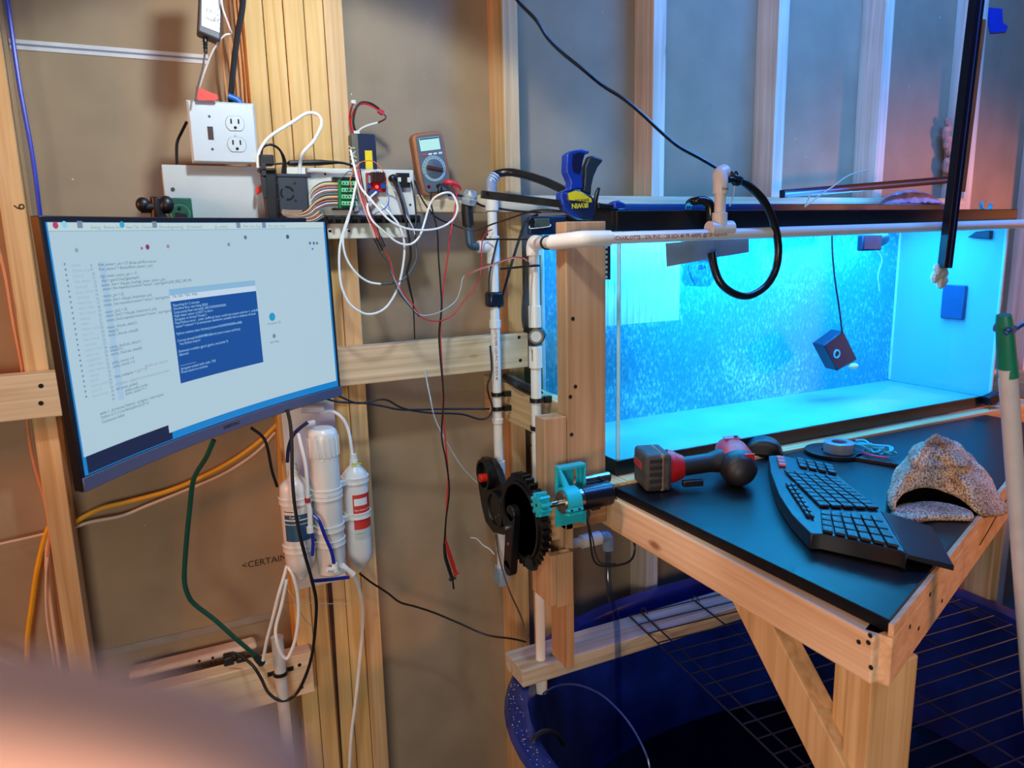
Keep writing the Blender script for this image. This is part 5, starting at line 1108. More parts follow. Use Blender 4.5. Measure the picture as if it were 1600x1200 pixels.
# clamp
def clamp():
    def T(X, Y): return (860+X/9.23, 220+Y/9.23)
    Y0 = 1.215; bl = mat('clamp_blue', (16, 52, 150), .32); dk = mat('clamp_dark', (30, 44, 56), .4)
    t = thing('quick_clamp', at(915, 345, Y=Y0), 'blue and black quick grip bar clamp at the left end of the tank rim', 'clamp')
    def poly(P, y0, d, name, m, par, b=.002): return MB().prism([at(*T(*p), Y=y0) for p in P], (0, d, 0)).build(name, m, par, bevel=b)
    poly([(245, 190), (330, 140), (450, 120), (560, 145), (562, 180), (505, 195), (470, 300), (455, 450), (470, 640), (460, 700), (380, 690), (250, 740), (160, 740), (290, 690), (300, 600), (250, 480), (235, 440)], Y0, .022, 'handle', bl, t, .004)
    poly([(330, 195), (420, 165), (500, 180), (465, 300), (445, 440), (420, 480), (330, 440), (312, 330)], Y0-.0012, .001, 'handle_recess', mat('recess_navy', (8, 18, 60), .4), t, 0)
    poly([(160, 740), (250, 740), (240, 860), (300, 960), (480, 1100), (480, 1135), (400, 1110), (220, 1000), (180, 930), (155, 820)], Y0, .022, 'jaw_frame', bl, t, .003)
    bd = poly([(250, 740), (380, 690), (450, 720), (600, 790), (640, 850), (650, 1080), (640, 1135), (490, 1135), (300, 960), (240, 860)], Y0-.003, .028, 'body', mat('body_navy', (14, 34, 72), .35), t, .003)
    poly([(500, 380), (560, 230), (620, 212), (745, 258), (768, 290), (690, 380), (630, 520), (600, 650), (590, 790), (470, 730), (490, 640), (500, 500)], Y0+.004, .014, 'trigger', dk, t, .003)
    poly([(640, 850), (672, 730), (705, 665), (728, 682), (700, 800), (685, 900), (660, 1095), (635, 1095)], Y0+.004, .008, 'release_lever', mat('lever_black', (24, 22, 22), .4), t, .002)
    yl = poly([(255, 755), (360, 718), (450, 738), (592, 835), (598, 888), (270, 855)], Y0-.0038, .0008, 'yellow_label', mat('label_yellow', (200, 190, 30), .5), bd, 0)
    p = at(*T(548, 893), Y=Y0-.0046); MB().text('IRWIN', p, (-1, 0, -.06), (.0, 0, -1), .0125, bold=.035).build('label_letters', mat('label_yellow', (200, 190, 30), .5), bd)
    p = at(*T(560, 835), Y=Y0-.0046); MB().text('QUICK-GRIP', p, (-1, 0, -.06), (.0, 0, -1), .0060, bold=.02).build('label_small_letters', M_hole, bd)
    b0, b1 = at(752, 303, Y=Y0+.010), at(900, 321, Y=Y0+.010); b2 = at(965, 330, Y=Y0+.010)
    d = (b1-b0).normalized(); u = V((0, 1, 0)).cross(d)
    o = MB().obox((b0+b2)/2, d, u, (0, 1, 0), (b2-b0).length/2, .0068, .003).build('bar', mat('bar_steel', (52, 48, 42), .4, metal=.4, vary=.3), t, bevel=.0008)
    q = at(761, 301, Y=Y0+.0065); MB().cyl(q, q-V((0, .002, 0)), .0025, 10).build('end_pin', M_black, o)
    poly([(690, 895), (940, 918), (940, 985), (690, 985)], Y0+.002, .016, 'bar_guide', M_black, t)
    poly([(928, 885), (1000, 858), (1092, 905), (1098, 978), (925, 978)], Y0-.002, .024, 'pad', bl, t, .003)
clamp()
def rim_gadgets():
    t = thing('level_sensor_mount', at(848, 367, Y=1.36), 'black sensor mount with a clear window clipped on the left tank rim', 'sensor mount')
    a, b = at(828, 338, Y=1.36), at(870, 366, Y=1.36)
    MB().box(a.x, .794, 1.36, 1.375, b.z, a.z).build('plate', mat('mount_navy', (22, 44, 76), .4), t, bevel=.002)
    a, b = at(836, 341, Y=1.352), at(860, 355, Y=1.352)
    MB().box(a.x, b.x, 1.352, 1.359, b.z, a.z).build('window', mat('window_green', (70, 84, 80), .3), t, bevel=.002)
    a = at(829, 347, Y=1.352); MB().cyl(a, a-V((0, .006, 0)), .007, 14).build('thumb_screw', M_black, t)
    MB().tube(px((827, 353, 1.35), (830, 357, 1.35), (858, 354, 1.35), (860, 350, 1.35)), .0010, 6).build('wire_clip', WHT, t)
rim_gadgets()
# things on the tank top and the tall rod
def tank_top():
    bar = mat('anodised_black', (16, 20, 34), .25, metal=.3)
    a, b = at(1531, -40, Y=1.085), at(1476, 419, Y=1.085); d = (b-a).normalized(); s = V((0, 1, 0)).cross(d)
    t = thing('tall_rod', b, 'tall black square rod leaning down in front of the glass at the right', 'rod')
    MB().obox((a+b)/2, d, s, (0, 1, 0), (b-a).length/2, .0135, .010).build('rod', bar, t, bevel=.002, smooth=False)
    MB().obox((a+b)/2-V((0, .0102, 0)), d, s, (0, 1, 0), (b-a).length/2, .0012, .0008).build('edge_highlight', mat('bar_highlight', (70, 90, 130), .3, metal=.4), t)  # paler strip along the rod, a highlight put into the colour
    c = at(1504, 130, Y=1.09)+s*.0; q0, q1 = at(1524, 30, Y=1.10), at(1500, 300, Y=1.10)
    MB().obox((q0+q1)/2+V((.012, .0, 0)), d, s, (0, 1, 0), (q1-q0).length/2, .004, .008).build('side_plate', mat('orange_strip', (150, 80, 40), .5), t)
    c = b+V((-.002, .012, -.012)); mb = MB()
    for i in range(16): mb.ball(c+V((random.uniform(-.018, .022), random.uniform(-.004, .006), random.uniform(-.022, .012))), random.uniform(.010, .015), (1, .7, 1), 8)
    mb.build('putty', mat('putty_cream', (205, 210, 200), .7, bump=.3), t)
    P0, P1 = at(1222, 303, Y=1.42), at(1481, 281, Y=1.42)
    t = thing('angle_bar', P0, 'black metal bar rising to the right across the back of the tank top', 'bar')
    d = (P1-P0).normalized(); s = V((0, 1, 0)).cross(d)
    MB().obox((P0+P1)/2, d, s, (0, 1, 0), (P1-P0).length/2, .010, .010).build('bar', bar, t, bevel=.002, smooth=False)
    MB().obox((P0+P1)/2-s*.0-V((0, .0105, 0)), d, s, (0, 1, 0), (P1-P0).length/2, .002, .0008).build('groove_highlight', mat('bar_highlight', (70, 90, 130), .3, metal=.4), t)  # groove shown by a paler strip, its highlight painted in
    C('pale_strand', 'long stiff pale strand sticking up from the tank rim', [(1258, 323, 1.19), (1280, 306, 1.19), (1302, 291, 1.19), (1325, 275, 1.19), (1347, 268, 1.19), (1358, 266, 1.19)], .0016, mat('pale_strand', (205, 225, 205), .4))
    C('pale_strand', 'short pale strand crossing the base of the long one', [(1258, 322, 1.185), (1262, 313, 1.185), (1268, 302, 1.185)], .0014, mat('pale_strand', (205, 225, 205), .4))
    from mathutils import noise
    def f(u, v):
        p = at(1380+92*u, 306-10*v, Y=1.43+.06*v); h = max(0, math.sin(math.pi*u)**.5)*math.sin(math.pi*min(1, v*1.0+.0))*.035
        n = noise.noise(V((u*9, v*7, 2)))*.012*math.sin(math.pi*u)
        return V((p.x, 1.42+.09*v, 1.5815+h+abs(n)))
    tag(MB().grid(f, 30, 16).build('crumpled_rag', mat('rag_lilac', (160, 140, 160), .9, vary=.3, scale=40, bump=.4)), 'crumpled pale rag lying under the black bar on the tank top', 'rag')
    q = at(1541, 319, Y=1.22); P = [q+V((math.cos(i/14*4.2+2.8)*.020, 0, math.sin(i/14*4.2+2.8)*.018)) for i in range(13)]
    tag(MB().tube([p for p in P], .0048, 10).build('cyan_ring', mat('cyan_plastic', (40, 170, 190), .35)), 'small cyan hooked tube on the tank rim at the right', 'hook')
tank_top()
# ------------------------------------------------------------------ water filter
def filt():
    wp = mat('filter_white', (214, 214, 210), .32, vary=.03)
    t = thing('water_filter', at(500, 900, Y=1.46), 'white water filter unit of three cylinders on a wall bracket', 'water filter')
    a, b = at(438, 622, Y=1.528), at(541, 905, Y=1.528)
    MB().box(a.x, b.x, 1.527, 1.531, b.z, a.z).build('bracket', wp, t, bevel=.001)
    MB().box(a.x, b.x, 1.50, 1.5269, a.z-.004, a.z).build('bracket_lip', wp, t, bevel=.001)
    def can(x, y0, y1, Y, r, name, prof, lab=None):
        p = at(x, y0, Y=Y); zb_ = at(x, y1, Y=Y).z
        o = MB().lathe((p.x, Y, zb_), (0, 0, 1), prof(p.z-zb_, r), 36).build(name, wp, t)
        if lab: o['label'] = lab
        return p, zb_, o
    cart = lambda h, r: [(0, r*.25), (.006, r*.32), (.018, r*.7), (.03, r*.93), (.045, r), (h-.032, r), (h-.018, r*.93), (h-.008, r*.6), (h-.003, r*.40), (h, r*.33), (h+.010, r*.33), (h+.011, r*.26), (h+.022, r*.26)]
    tall = lambda h, r: [(0, r*.80), (.004, r*.95), (.03, r*.97), (.033, r*1.0), (h, r)]
    def patch(c, r, z0, z1, t0, t1, name, m, par):       # curved label on a can; angles in degrees, 0 faces -Y
        n = 14; vs_ = []
        for i in range(n+1):
            th = math.radians(t0+(t1-t0)*i/n); x, y = math.sin(th)*r, -math.cos(th)*r
            vs_ += [(c[0]+x, c[1]+y, z0), (c[0]+x, c[1]+y, z1)]
        return MB().add(vs_, [(2*i, 2*i+2, 2*i+3, 2*i+1) for i in range(n)]).build(name, m, par)
    def ctext(c, r, z, t0, s, size, name, m, par):
        def fn(x, y): th = math.radians(t0)+x/r; return V((c[0]+math.sin(th)*r, c[1]-math.cos(th)*r, z+y))
        return MB().text(s, None, (1, 0, 0), (0, 1, 0), size, fn=fn, bold=.01).build(name, m, par)
    # right cartridge
    pr, zr, o = can(553, 725, 893, 1.475, .0262, 'right_cartridge', cart, 'white cartridge with a red printed label')
    z = lambda y: at(553, y, Y=1.475).z
    c = (pr.x, 1.475)
    patch(c, .0265, z(822), z(768), -30, 75, 'red_label', mat('label_red', (196, 52, 46), .45), o)
    patch(c, .0267, z(785), z(774), -24, 40, 'label_window', mat('label_pale', (225, 225, 222), .5), o)
    patch(c, .0267, z(799), z(797), -28, 75, 'label_line', mat('label_pale', (225, 225, 222), .5), o)
    ctext(c, .0268, z(793), -24, 'Post Carbon Cartridge', .0050, 'label_text', mat('label_pale', (225, 225, 222), .5), o)
    patch(c, .0265, z(838), z(823), -30, 75, 'green_label', mat('label_grey', (188, 196, 190), .5), o)
    ctext(c, .0268, z(830), -22, '~~~~', .008, 'green_mark', mat('mark_green', (60, 120, 90), .5), o)
    patch(c, .0266, z(722)+.0, z(726)+.006, -30, 45, 'yellow_tag', mat('tag_yellowgreen', (190, 200, 60), .5), o) if False else None
    MB().box(pr.x-.008, pr.x+.012, 1.475-.0135, 1.475-.0125, z(723)-.002, z(723)+.002).build('yellow_tag', mat('tag_yellowgreen', (190, 200, 60), .5), o)
    # left cartridge
    pl, zl, o = can(459, 742, 905, 1.435, .0300, 'left_cartridge', cart, 'white cartridge with a blue printed label')
    z = lambda y: at(465, y, Y=1.435).z; c = (pl.x, 1.435)
    patch(c, .0303, z(838), z(797), -60, 62, 'blue_label', mat('label_blue', (44, 84, 118), .45), o)
    patch(c, .0305, z(806), z(804), -60, 62, 'label_line', mat('label_pale', (225, 225, 222), .5), o); patch(c, .0305, z(812), z(811), -60, 62, 'label_line', mat('label_pale', (225, 225, 222), .5), o)
    ctext(c, .0307, z(802), -38, 'Carbon', .007, 'label_text', mat('label_pale', (225, 225, 222), .5), o)
    patch(c, .0303, z(797)+.006, z(797)+.0075, -60, -20, 'label_frame', M_hole, o)
    # centre housing
    pc, zc, o = can(505, 700, 897, 1.430, .0285, 'membrane_housing', tall)
    z = lambda y: at(508, y, Y=1.43).z; c = (pc.x, 1.430)
    r = .0300; h = z(668)-z(712); cap = MB().lathe((c[0], c[1], z(712)), (0, 0, 1), [(0, r*.96), (.003, r), (h*.80, r*.985), (h*.90, r*.93), (h, r*.72)], 36)
    for i in range(18):
        th = 2*math.pi*i/18; cap.obox((c[0]+math.cos(th)*r, c[1]+math.sin(th)*r, z(712)+h*.38), (math.cos(th), math.sin(th), 0), (-math.sin(th), math.cos(th), 0), (0, 0, 1), .0016, .0014, h*.34)
    cap.build('ribbed_cap', wp, t)
    MB().lathe((c[0], c[1], z(716)), (0, 0, 1), [(0, .0285), (.003, .0292), (.005, .0285)], 30).build('cap_collar', wp, t)
    ctext(c, .0288, z(775), 30, 'RO', .012, 'housing_text', mat('print_blue_grey', (90, 110, 130), .5), o)
    # clips
    def clip(c0, r0, c1, r1, zz, name='twin_clip'):
        mb = MB()
        for cc, rr in ((c0, r0), (c1, r1)): mb.lathe((cc[0], cc[1], zz-.006), (0, 0, 1), [(0, rr+.0005), (0, rr+.003), (.004, rr+.0022), (.008, rr+.0022), (.012, rr+.003), (.012, rr+.0005)], 36)
        p0, p1 = V((*c0, zz)), V((*c1, zz)); d = (p1-p0).normalized(); p0 = p0+d*r0; p1 = p1-d*r1
        if (p1-p0).length > .001: mb.obox((p0+p1)/2, d, (0, 0, 1), d.cross(V((0, 0, 1))), (p1-p0).length/2+.002, .005, .006)
        mb.build(name, wp, t)
    cr, clf = (pr.x, 1.475), (pl.x, 1.435)
    clip(c, .0285, cr, .0262, at(530, 757, Y=1.45).z); clip(c, .0285, cr, .0262, at(535, 812, Y=1.45).z)
    clip(clf, .0300, c, .0285, at(490, 775, Y=1.43).z); clip(clf, .0300, c, .0285, at(495, 848, Y=1.43).z)
    # tubes and fittings
    bt = mat('blue_tube', (14, 40, 150), .3); wt = mat('white_tube', (222, 224, 222), .3)
    T_ = lambda pts, r_, m, n_: MB().tube(px(*pts), r_, 9).build(n_, m, t)
    T_([(481, 660, 1.42), (470, 668, 1.42), (458, 680, 1.42), (451, 700, 1.43), (449, 722, 1.435)], .0036, mat('dark_blue_tube', (18, 30, 70), .35), 'dark_blue_tube')
    T_([(500, 645, 1.48), (520, 643, 1.48), (536, 655, 1.475), (545, 675, 1.475), (549, 700, 1.475), (551, 716, 1.475)], .0034, wt, 'white_tube')
    T_([(466, 677, 1.40), (470, 695, 1.395), (477, 725, 1.392), (480, 755, 1.39), (481, 778, 1.39)], .0034, wt, 'white_tube')
    T_([(481, 783, 1.39), (484, 800, 1.39), (485, 825, 1.39)], [.0042, .0050, .0050], wt, 'inline_valve')
    T_([(480, 778, 1.39), (481, 785, 1.39)], .0056, mat('valve_red', (170, 44, 44), .4), 'red_collar'); T_([(484, 823, 1.39), (485, 832, 1.39)], .0066, wt, 'valve_nut')
    T_([(488, 833, 1.39), (489, 850, 1.39), (488, 868, 1.39)], .0034, bt, 'blue_tube'); T_([(490, 805, 1.39), (499, 815, 1.385), (508, 838, 1.385), (518, 862, 1.385), (522, 882, 1.39)], .0036, bt, 'blue_tube')
    T_([(486, 908, 1.44), (510, 906, 1.45), (545, 902, 1.46)], .0038, bt, 'blue_tube')
    T_([(523, 880, 1.39), (524, 893, 1.39)], .0062, wt, 'elbow_fitting'); T_([(511, 890, 1.385), (523, 890, 1.39)], .0052, wt, 'elbow_fitting')
    T_([(533, 883, 1.40), (543, 890, 1.395), (552, 898, 1.395)], [.0070, .0050, .0064], wt, 'elbow_fitting')
    T_([(478, 663, 1.43), (492, 660, 1.43)], .0058, mat('clear_fitting', (190, 195, 205), .15), 'clear_fitting'); T_([(470, 640, 1.48), (505, 640, 1.48)], .0075, mat('clear_fitting', (190, 195, 205), .15), 'clear_fitting')
filt()
C('white_drain_tube', 'white tube hanging from the filter foot down past the ganged studs', [(552, 898, 1.40), (560, 915, 1.42), (566, 945, 1.45), (566, 985, 1.48), (561, 1040, 1.49), (555, 1100, 1.49), (549, 1150, 1.49), (545, 1220, 1.49)], .0038, mat('white_tube', (222, 224, 222), .3))
C('monitor_cable', 'black cable running down in front of the filter and looping to the power strip', [(449, 640, 1.38), (454, 665, 1.38), (456, 700, 1.38), (457, 750, 1.38), (462, 800, 1.38), (472, 850, 1.38), (487, 905, 1.39), (494, 940, 1.41), (493, 975, 1.43), (488, 1020, 1.45), (478, 1055, 1.47), (462, 1085, 1.48), (440, 1095, 1.48), (420, 1083, 1.48), (408, 1060, 1.49), (395, 1040, 1.50), (375, 1024, 1.52), (362, 1020, 1.525)], .0034, M_black)
C('left_black_cable', 'black cable sloping from behind the monitor to the left side of the filter', [(392, 668, 1.45), (410, 682, 1.45), (418, 700, 1.45), (425, 735, 1.46), (433, 760, 1.48)], .0030, M_black)
C('white_loop_tube', 'white tube doubled back in a narrow hanging loop below the filter', [(448, 884, 1.43), (444, 900, 1.43), (435, 930, 1.43), (425, 970, 1.44), (417, 1000, 1.45), (411, 1032, 1.46)], .0034, mat('white_tube', (222, 224, 222), .3))
C('white_coil_tube', 'white tube forming the wider oval loop in front of the upright white pipe', [(450, 886, 1.425), (458, 900, 1.42), (465, 930, 1.42), (466, 965, 1.42), (461, 1000, 1.42), (452, 1024, 1.42), (446, 1029, 1.42), (438, 1020, 1.42), (432, 1000, 1.42), (431, 980, 1.425), (440, 945, 1.43), (448, 905, 1.43)], .0034, mat('white_tube', (222, 224, 222), .3))
C('clear_filament', 'thin clear filament crossing the ganged studs below the filter', [(428, 941, 1.50), (460, 942, 1.52), (500, 943, 1.535), (546, 944, 1.54)], .0009, mat('filament', (190, 180, 165), .3))
C('thin_white_wire', 'thin pale wire curling right beside the oval tube loop', [(448, 918, 1.44), (458, 935, 1.44), (470, 958, 1.46), (478, 970, 1.48), (486, 978, 1.50)], .0010, mat('whitish_cord', (205, 190, 182), .4))
def strip_and_pipe():
    t = thing('upright_pipe', at(455, 1250, Y=1.49), 'short upright white pipe held by a black strap to the shelf board', 'pipe')
    a = at(433, 998, Y=1.49)
    MB().cyl((a.x, 1.49, a.z), (a.x+.002, 1.49, .28), .0122, 20).build('pipe', mat('pipe_warm', (205, 198, 190), .4), t)
    MB().lathe((a.x, 1.49, a.z-.002), (0, 0, 1), [(0, .0128), (.006, .0128), (.006, .0100)], 20).build('pipe_end', mat('pipe_warm', (205, 198, 190), .4), t)
    z = at(440, 1053, Y=1.49).z
    MB().lathe((a.x, 1.49, z), (0, 0, 1), [(0, .0122), (0, .0155), (.007, .0155), (.007, .0122)], 20).build('strap', M_black, t)
    p = at(427, 1050, Y=1.5285); q = at(458, 1042, Y=1.5285); MB().box(p.x-.012, q.x, 1.5245, 1.5295, q.z-.006, q.z+.002).build('strap_hook', M_black, t)
    # power strip standing behind the shelf board
    def P(x, y): return at(x, y, Y=1.585)
    t = thing('power_strip', P(300, 1060), 'off white power strip with black plugs behind the shelf board', 'power strip')
    z0 = at(400, 1045, Y=1.585).z-.004; z1 = at(398, 1006, Y=1.585).z
    x0, x1 = P(200, 1055).x, P(402, 1010).x
    MB().box(x0, x1, 1.585, 1.625, .630, z1).build('body', mat('strip_white', (196, 176, 158), .45), t, bevel=.010, seg=3)
    sw = mat('strip_grey', (160, 146, 136), .5)
    MB().box(P(296, 1030).x, P(350, 1020).x, 1.5835, 1.586, .634, z1-.010).build('socket_panel', sw, t, bevel=.001)
    for q in ((312, 1039), (333, 1034)):
        c = at(*q, Y=1.583)
        for dx in (-.005, .004): MB().box(c.x+dx, c.x+dx+.0015, 1.5825, 1.5838, c.z-.006, c.z+.001).build('slot', M_hole, t)
        MB().cyl(c+V((.0, .0005, .009)), c+V((.0, -.0005, .009)), .003, 10).build('ground_slot', M_hole, t)
    for x in (357, 377):
        c = at(x, 1032, Y=1.57); MB().obox(c, (1, 0, 0), (0, 1, 0), (0, 0, 1), .010, .013, .013).build('plug', M_black, t, bevel=.003)
    MB().tube(px((222, 1046), (235, 1038), (250, 1032), (262, 1030), Y=1.583), .0015, 6).build('moulded_arc', sw, t)
    t = thing('extension_cord', at(400, 1030, Y=1.47), 'dark green extension cord hanging from behind the monitor to the power strip', 'cord')
    g = mat('cord_green', (14, 78, 66), .35)
    MB().tube(px((334, 688, 1.36), (322, 715, 1.38), (303, 748, 1.42), (297, 790, 1.44), (291, 850, 1.45), (288, 905, 1.46), (294, 930, 1.46), (305, 945, 1.46), (335, 968, 1.46), (365, 995, 1.46), (385, 1012, 1.465), (398, 1024, 1.47)), .0046, 10).build('cord', g, t)
    MB().tube(px((396, 1022, 1.47), (404, 1030, 1.475), (409, 1036, 1.48)), [.0050, .0085, .0080], 12).build('plug', mat('plug_green', (20, 46, 44), .4), t)
strip_and_pipe()
YW_ = 1.615
yc = mat('cable_yellow', (228, 168, 30), .45); wc = mat('cable_white_warm', (214, 190, 170), .45); bc = mat('cable_tan', (208, 140, 100), .5)
C('yellow_cable', 'yellow house cable sweeping across the bay below the monitor', [(110, 822, YW_), (130, 808, YW_), (160, 794, YW_), (200, 784, YW_), (260, 768, YW_), (310, 748, YW_), (360, 722, YW_), (405, 690, YW_), (440, 655, YW_)], .0050, yc)
C('white_cable', 'white house cable running just below the yellow one across the bay', [(112, 826, YW_), (140, 816, YW_), (190, 806, YW_), (230, 790, YW_), (290, 766, YW_), (350, 740, YW_), (400, 707, YW_), (430, 675, YW_)], .0034, wc)
C('yellow_cable', 'yellow house cable dropping down left of the wall stud at lower left', [(80, 815, YW_), (70, 840, YW_), (58, 890, YW_), (50, 945, YW_), (43, 1000, YW_), (44, 1060, YW_), (46, 1100, YW_)], .0048, yc)
C('white_cable', 'white house cable dropping beside the yellow one at lower left', [(82, 820, YW_), (74, 850, YW_), (73, 890, YW_), (80, 950, YW_), (88, 1010, YW_), (97, 1075, YW_), (102, 1120, YW_)], .0036, wc)
C('white_cable', 'thinner white cable just left of the other white cable at lower left', [(76, 860, 1.60), (72, 900, 1.60), (73, 960, 1.60), (82, 1020, 1.60), (90, 1080, 1.60), (95, 1120, 1.60)], .0022, wc)
C('tan_cable', 'orange lit cable hanging from the rail down to the cables at left', [(41, 646, 1.60), (46, 690, 1.60), (56, 735, 1.60), (68, 775, 1.60), (75, 810, 1.60), (77, 840, 1.60), (74, 870, 1.60)], .0028, bc)
C('tan_cable', 'pale cable entering level from the left edge at mid height', [(-30, 858, YW_), (0, 850, YW_), (40, 841, YW_), (78, 832, YW_)], .0026, wc)
C('corner_cable', 'pale cable sloping down to the right in the lower left corner', [(-20, 1020, 1.57), (0, 1030, 1.57), (30, 1045, 1.57), (60, 1070, 1.57), (90, 1105, 1.57)], .0038, wc)
C('edge_cable', 'tan cable at the far left edge running down beside the stud', [(-5, 380, 1.58), (8, 430, 1.58), (20, 500, 1.58), (32, 560, 1.58), (38, 600, 1.58)], .0028, bc)

# ------------------------------------------------------------------ on the bench
def drill():
    a0 = at(1012, 762, Z=1.045); a1 = at(1172, 752, Z=1.045); a = (a1-a0); a.z = 0; a.normalize(); b = V((-a.y, a.x, 0)); k = V((0, 0, 1))
    o = at(1008, 771, Z=ZT+.001)
    def W(x, y, z): return o+a*x+b*y+k*z
    t = thing('cordless_drill', W(.1, .02, 0), 'red and black cordless impact driver lying on its side with a worn battery', 'power tool')
    bd = mat('battery_worn', (62, 58, 56), .7, vary=.35, scale=60, bump=.3); rd = mat('tool_red', (176, 26, 28), .45, vary=.2); gr = mat('grip_black', (24, 24, 28), .5)
    bt = MB().obox(W(.026, .040, .037), a, b, k, .026, .040, .036).build('battery', bd, t, bevel=.008, seg=3)
    for i in range(5): MB().obox(W(.020+.0, -.0002, .010+i*.013), a, b, k, .012, .0014, .0035).build('battery_rib', mat('rib_dark', (28, 26, 26), .6), bt, bevel=.001)
    MB().obox(W(-.0004, .050, .046), a, b, k, .0008, .024, .007).build('red_plate', mat('plate_red', (180, 50, 50), .5, vary=.3), bt)
    wt = mat('tape_tan', (150, 122, 92), .7, vary=.3)
    MB().obox(W(.034, .040, .037), a, b, k, .006, .0405, .0365).build('worn_band', wt, bt, bevel=.007)
    MB().obox(W(.046, .040, .037), a, b, k, .005, .0395, .0355).build('latch_band', bd, bt, bevel=.005)
    MB().tube([W(.052, .040, .037), W(.066, .038, .036), W(.085, .036, .036)], [.034, .031, .022], 18).build('foot', rd, t)
    MB().tube([W(.080, .036, .036), W(.105, .037, .038), W(.140, .040, .040), W(.165, .042, .042)], [.019, .0185, .019, .024], 18).build('grip', gr, t)
    MB().obox(W(.095, .008, .012), a, b, k, .020, .006, .006).build('belt_hook', M_black, t, bevel=.002)
    MB().obox(W(.122, .060, .040), a, b, k, .010, .006, .008).build('trigger', rd, t, bevel=.003)
    hd = W(.192, .040, .040); n = (b*.85+a*.15).normalized()
    MB().tube([hd+n*.070+k*.004, hd+n*.030+k*.004, hd, hd-n*.018-k*.004], [.024, .034, .036, .034], 22).build('motor_housing', rd, t)
    MB().tube([hd-n*.010-k*.004, hd-n*.036-k*.006, hd-n*.052-k*.008, hd-n*.060-k*.008], [.0355, .034, .026, .012], 22).build('nose', gr, t)
    for s_, dz in ((.9, .020), (-.6, .006)):
        MB().obox(hd-n*.045+a*.018*s_+k*dz, a, n, k, .010, .003, .007).build('red_inlay', rd, t, bevel=.001)
    MB().cyl(W(.205, .07, .076), W(.205, .07, .082), .004, 10).build('direction_switch', M_black, t)
    MB().obox(hd+n*.034+k*.038, a, n, k, .016, .010, .0012).build('name_plate', mat('plate_pink', (160, 90, 120), .5), t)
drill()
def mouse():
    p = [at(1158, 705, Z=ZT), at(1222, 712, Z=ZT)]; c = at(1192, 712, Z=ZT)
    u = V((.75, -.66, 0)).normalized(); v = V((.66, .75, 0)).normalized()
    P = [c+u*(math.cos(math.pi*i/20)*.040)+V((0, 0, .001+math.sin(math.pi*i/20)**.7*.040))-v*.026 for i in range(21)]
    tag(MB().prism(P, v*.052).build('computer_mouse', mat('mouse_black', (16, 16, 19), .4), bevel=.010, seg=4), 'black rounded mouse standing between the drill and the tank', 'mouse')
mouse()
def keyboard():
    t = thing('keyboard', at(1320, 790, Z=ZT), 'black ergonomic keyboard with a curved front and three red keys', 'keyboard')
    zk = ZT+.027; kb = mat('keyboard_black', (22, 26, 34), .38); 
    O = [(1201, 712), (1204, 737), (1217, 773), (1236, 802), (1267, 834), (1283, 834), (1407, 860), (1417, 865), (1376, 797), (1309, 742), (1301, 729), (1219, 711)]
    MB().prism([at(x, y, Z=zk) for x, y in O], (0, 0, -.0255)).build('case', kb, t, bevel=.0015)
    Wg = [(1377, 798), (1417, 865), (1491, 884), (1455, 822)]
    MB().prism([at(x, y, Z=z_) for (x, y), z_ in zip(Wg, (zk-.003, zk-.003, ZT+.010, ZT+.010))], (0, 0, -.008)).build('palm_panel', kb, t, bevel=.001)
    mk = mat('key_black', (20, 22, 30), .42); mr = mat('key_red', (205, 70, 64), .45); lg = mat('key_legend', (120, 140, 175), .5)
    z = zk+.0012
    def block(TL, TR, BR, BL, nu, nv, m=mk, g=.10, nm='key'):
        a, b, c, d = [at(*q, Z=z) for q in (TL, TR, BR, BL)]
        def P(u, v): return (a*(1-u)+b*u)*(1-v)+(d*(1-u)+c*u)*v
        for j in range(nv):
            for i in range(nu):
                u0, u1, v0, v1 = (i+g)/nu, (i+1-g)/nu, (j+g)/nv, (j+1-g)/nv
                poly = [P(u0, v0), P(u1, v0), P(u1, v1), P(u0, v1)]
                k_ = MB().mt(0).prism(poly, (0, 0, .0045))
                q = P((u0*2+u1)/3, (v0+v1)/2)+V((0, 0, .0047)); k_.mt(1).add([q+V((.0012, 0, 0)), q+V((0, .0012, 0)), q-V((.0012, 0, 0)), q-V((0, .0012, 0))], [(0, 1, 2, 3)])
                k_.build(nm, [m, lg], t, bevel=.0008)
    block((1242, 716), (1301, 729), (1309, 743), (1249, 731), 4, 3)
    block((1223, 736), (1303, 747), (1375, 797), (1280, 793), 5, 9, g=.08)
    block((1281, 799), (1374, 808), (1407, 858), (1284, 832), 6, 4, g=.08)
    block((1226, 757), (1241, 756), (1274, 812), (1260, 808), 2, 8, g=.12)
    block((1212, 714), (1226, 716), (1230, 731), (1216, 729), 1, 3, mr, nm='red_key')
keyboard()
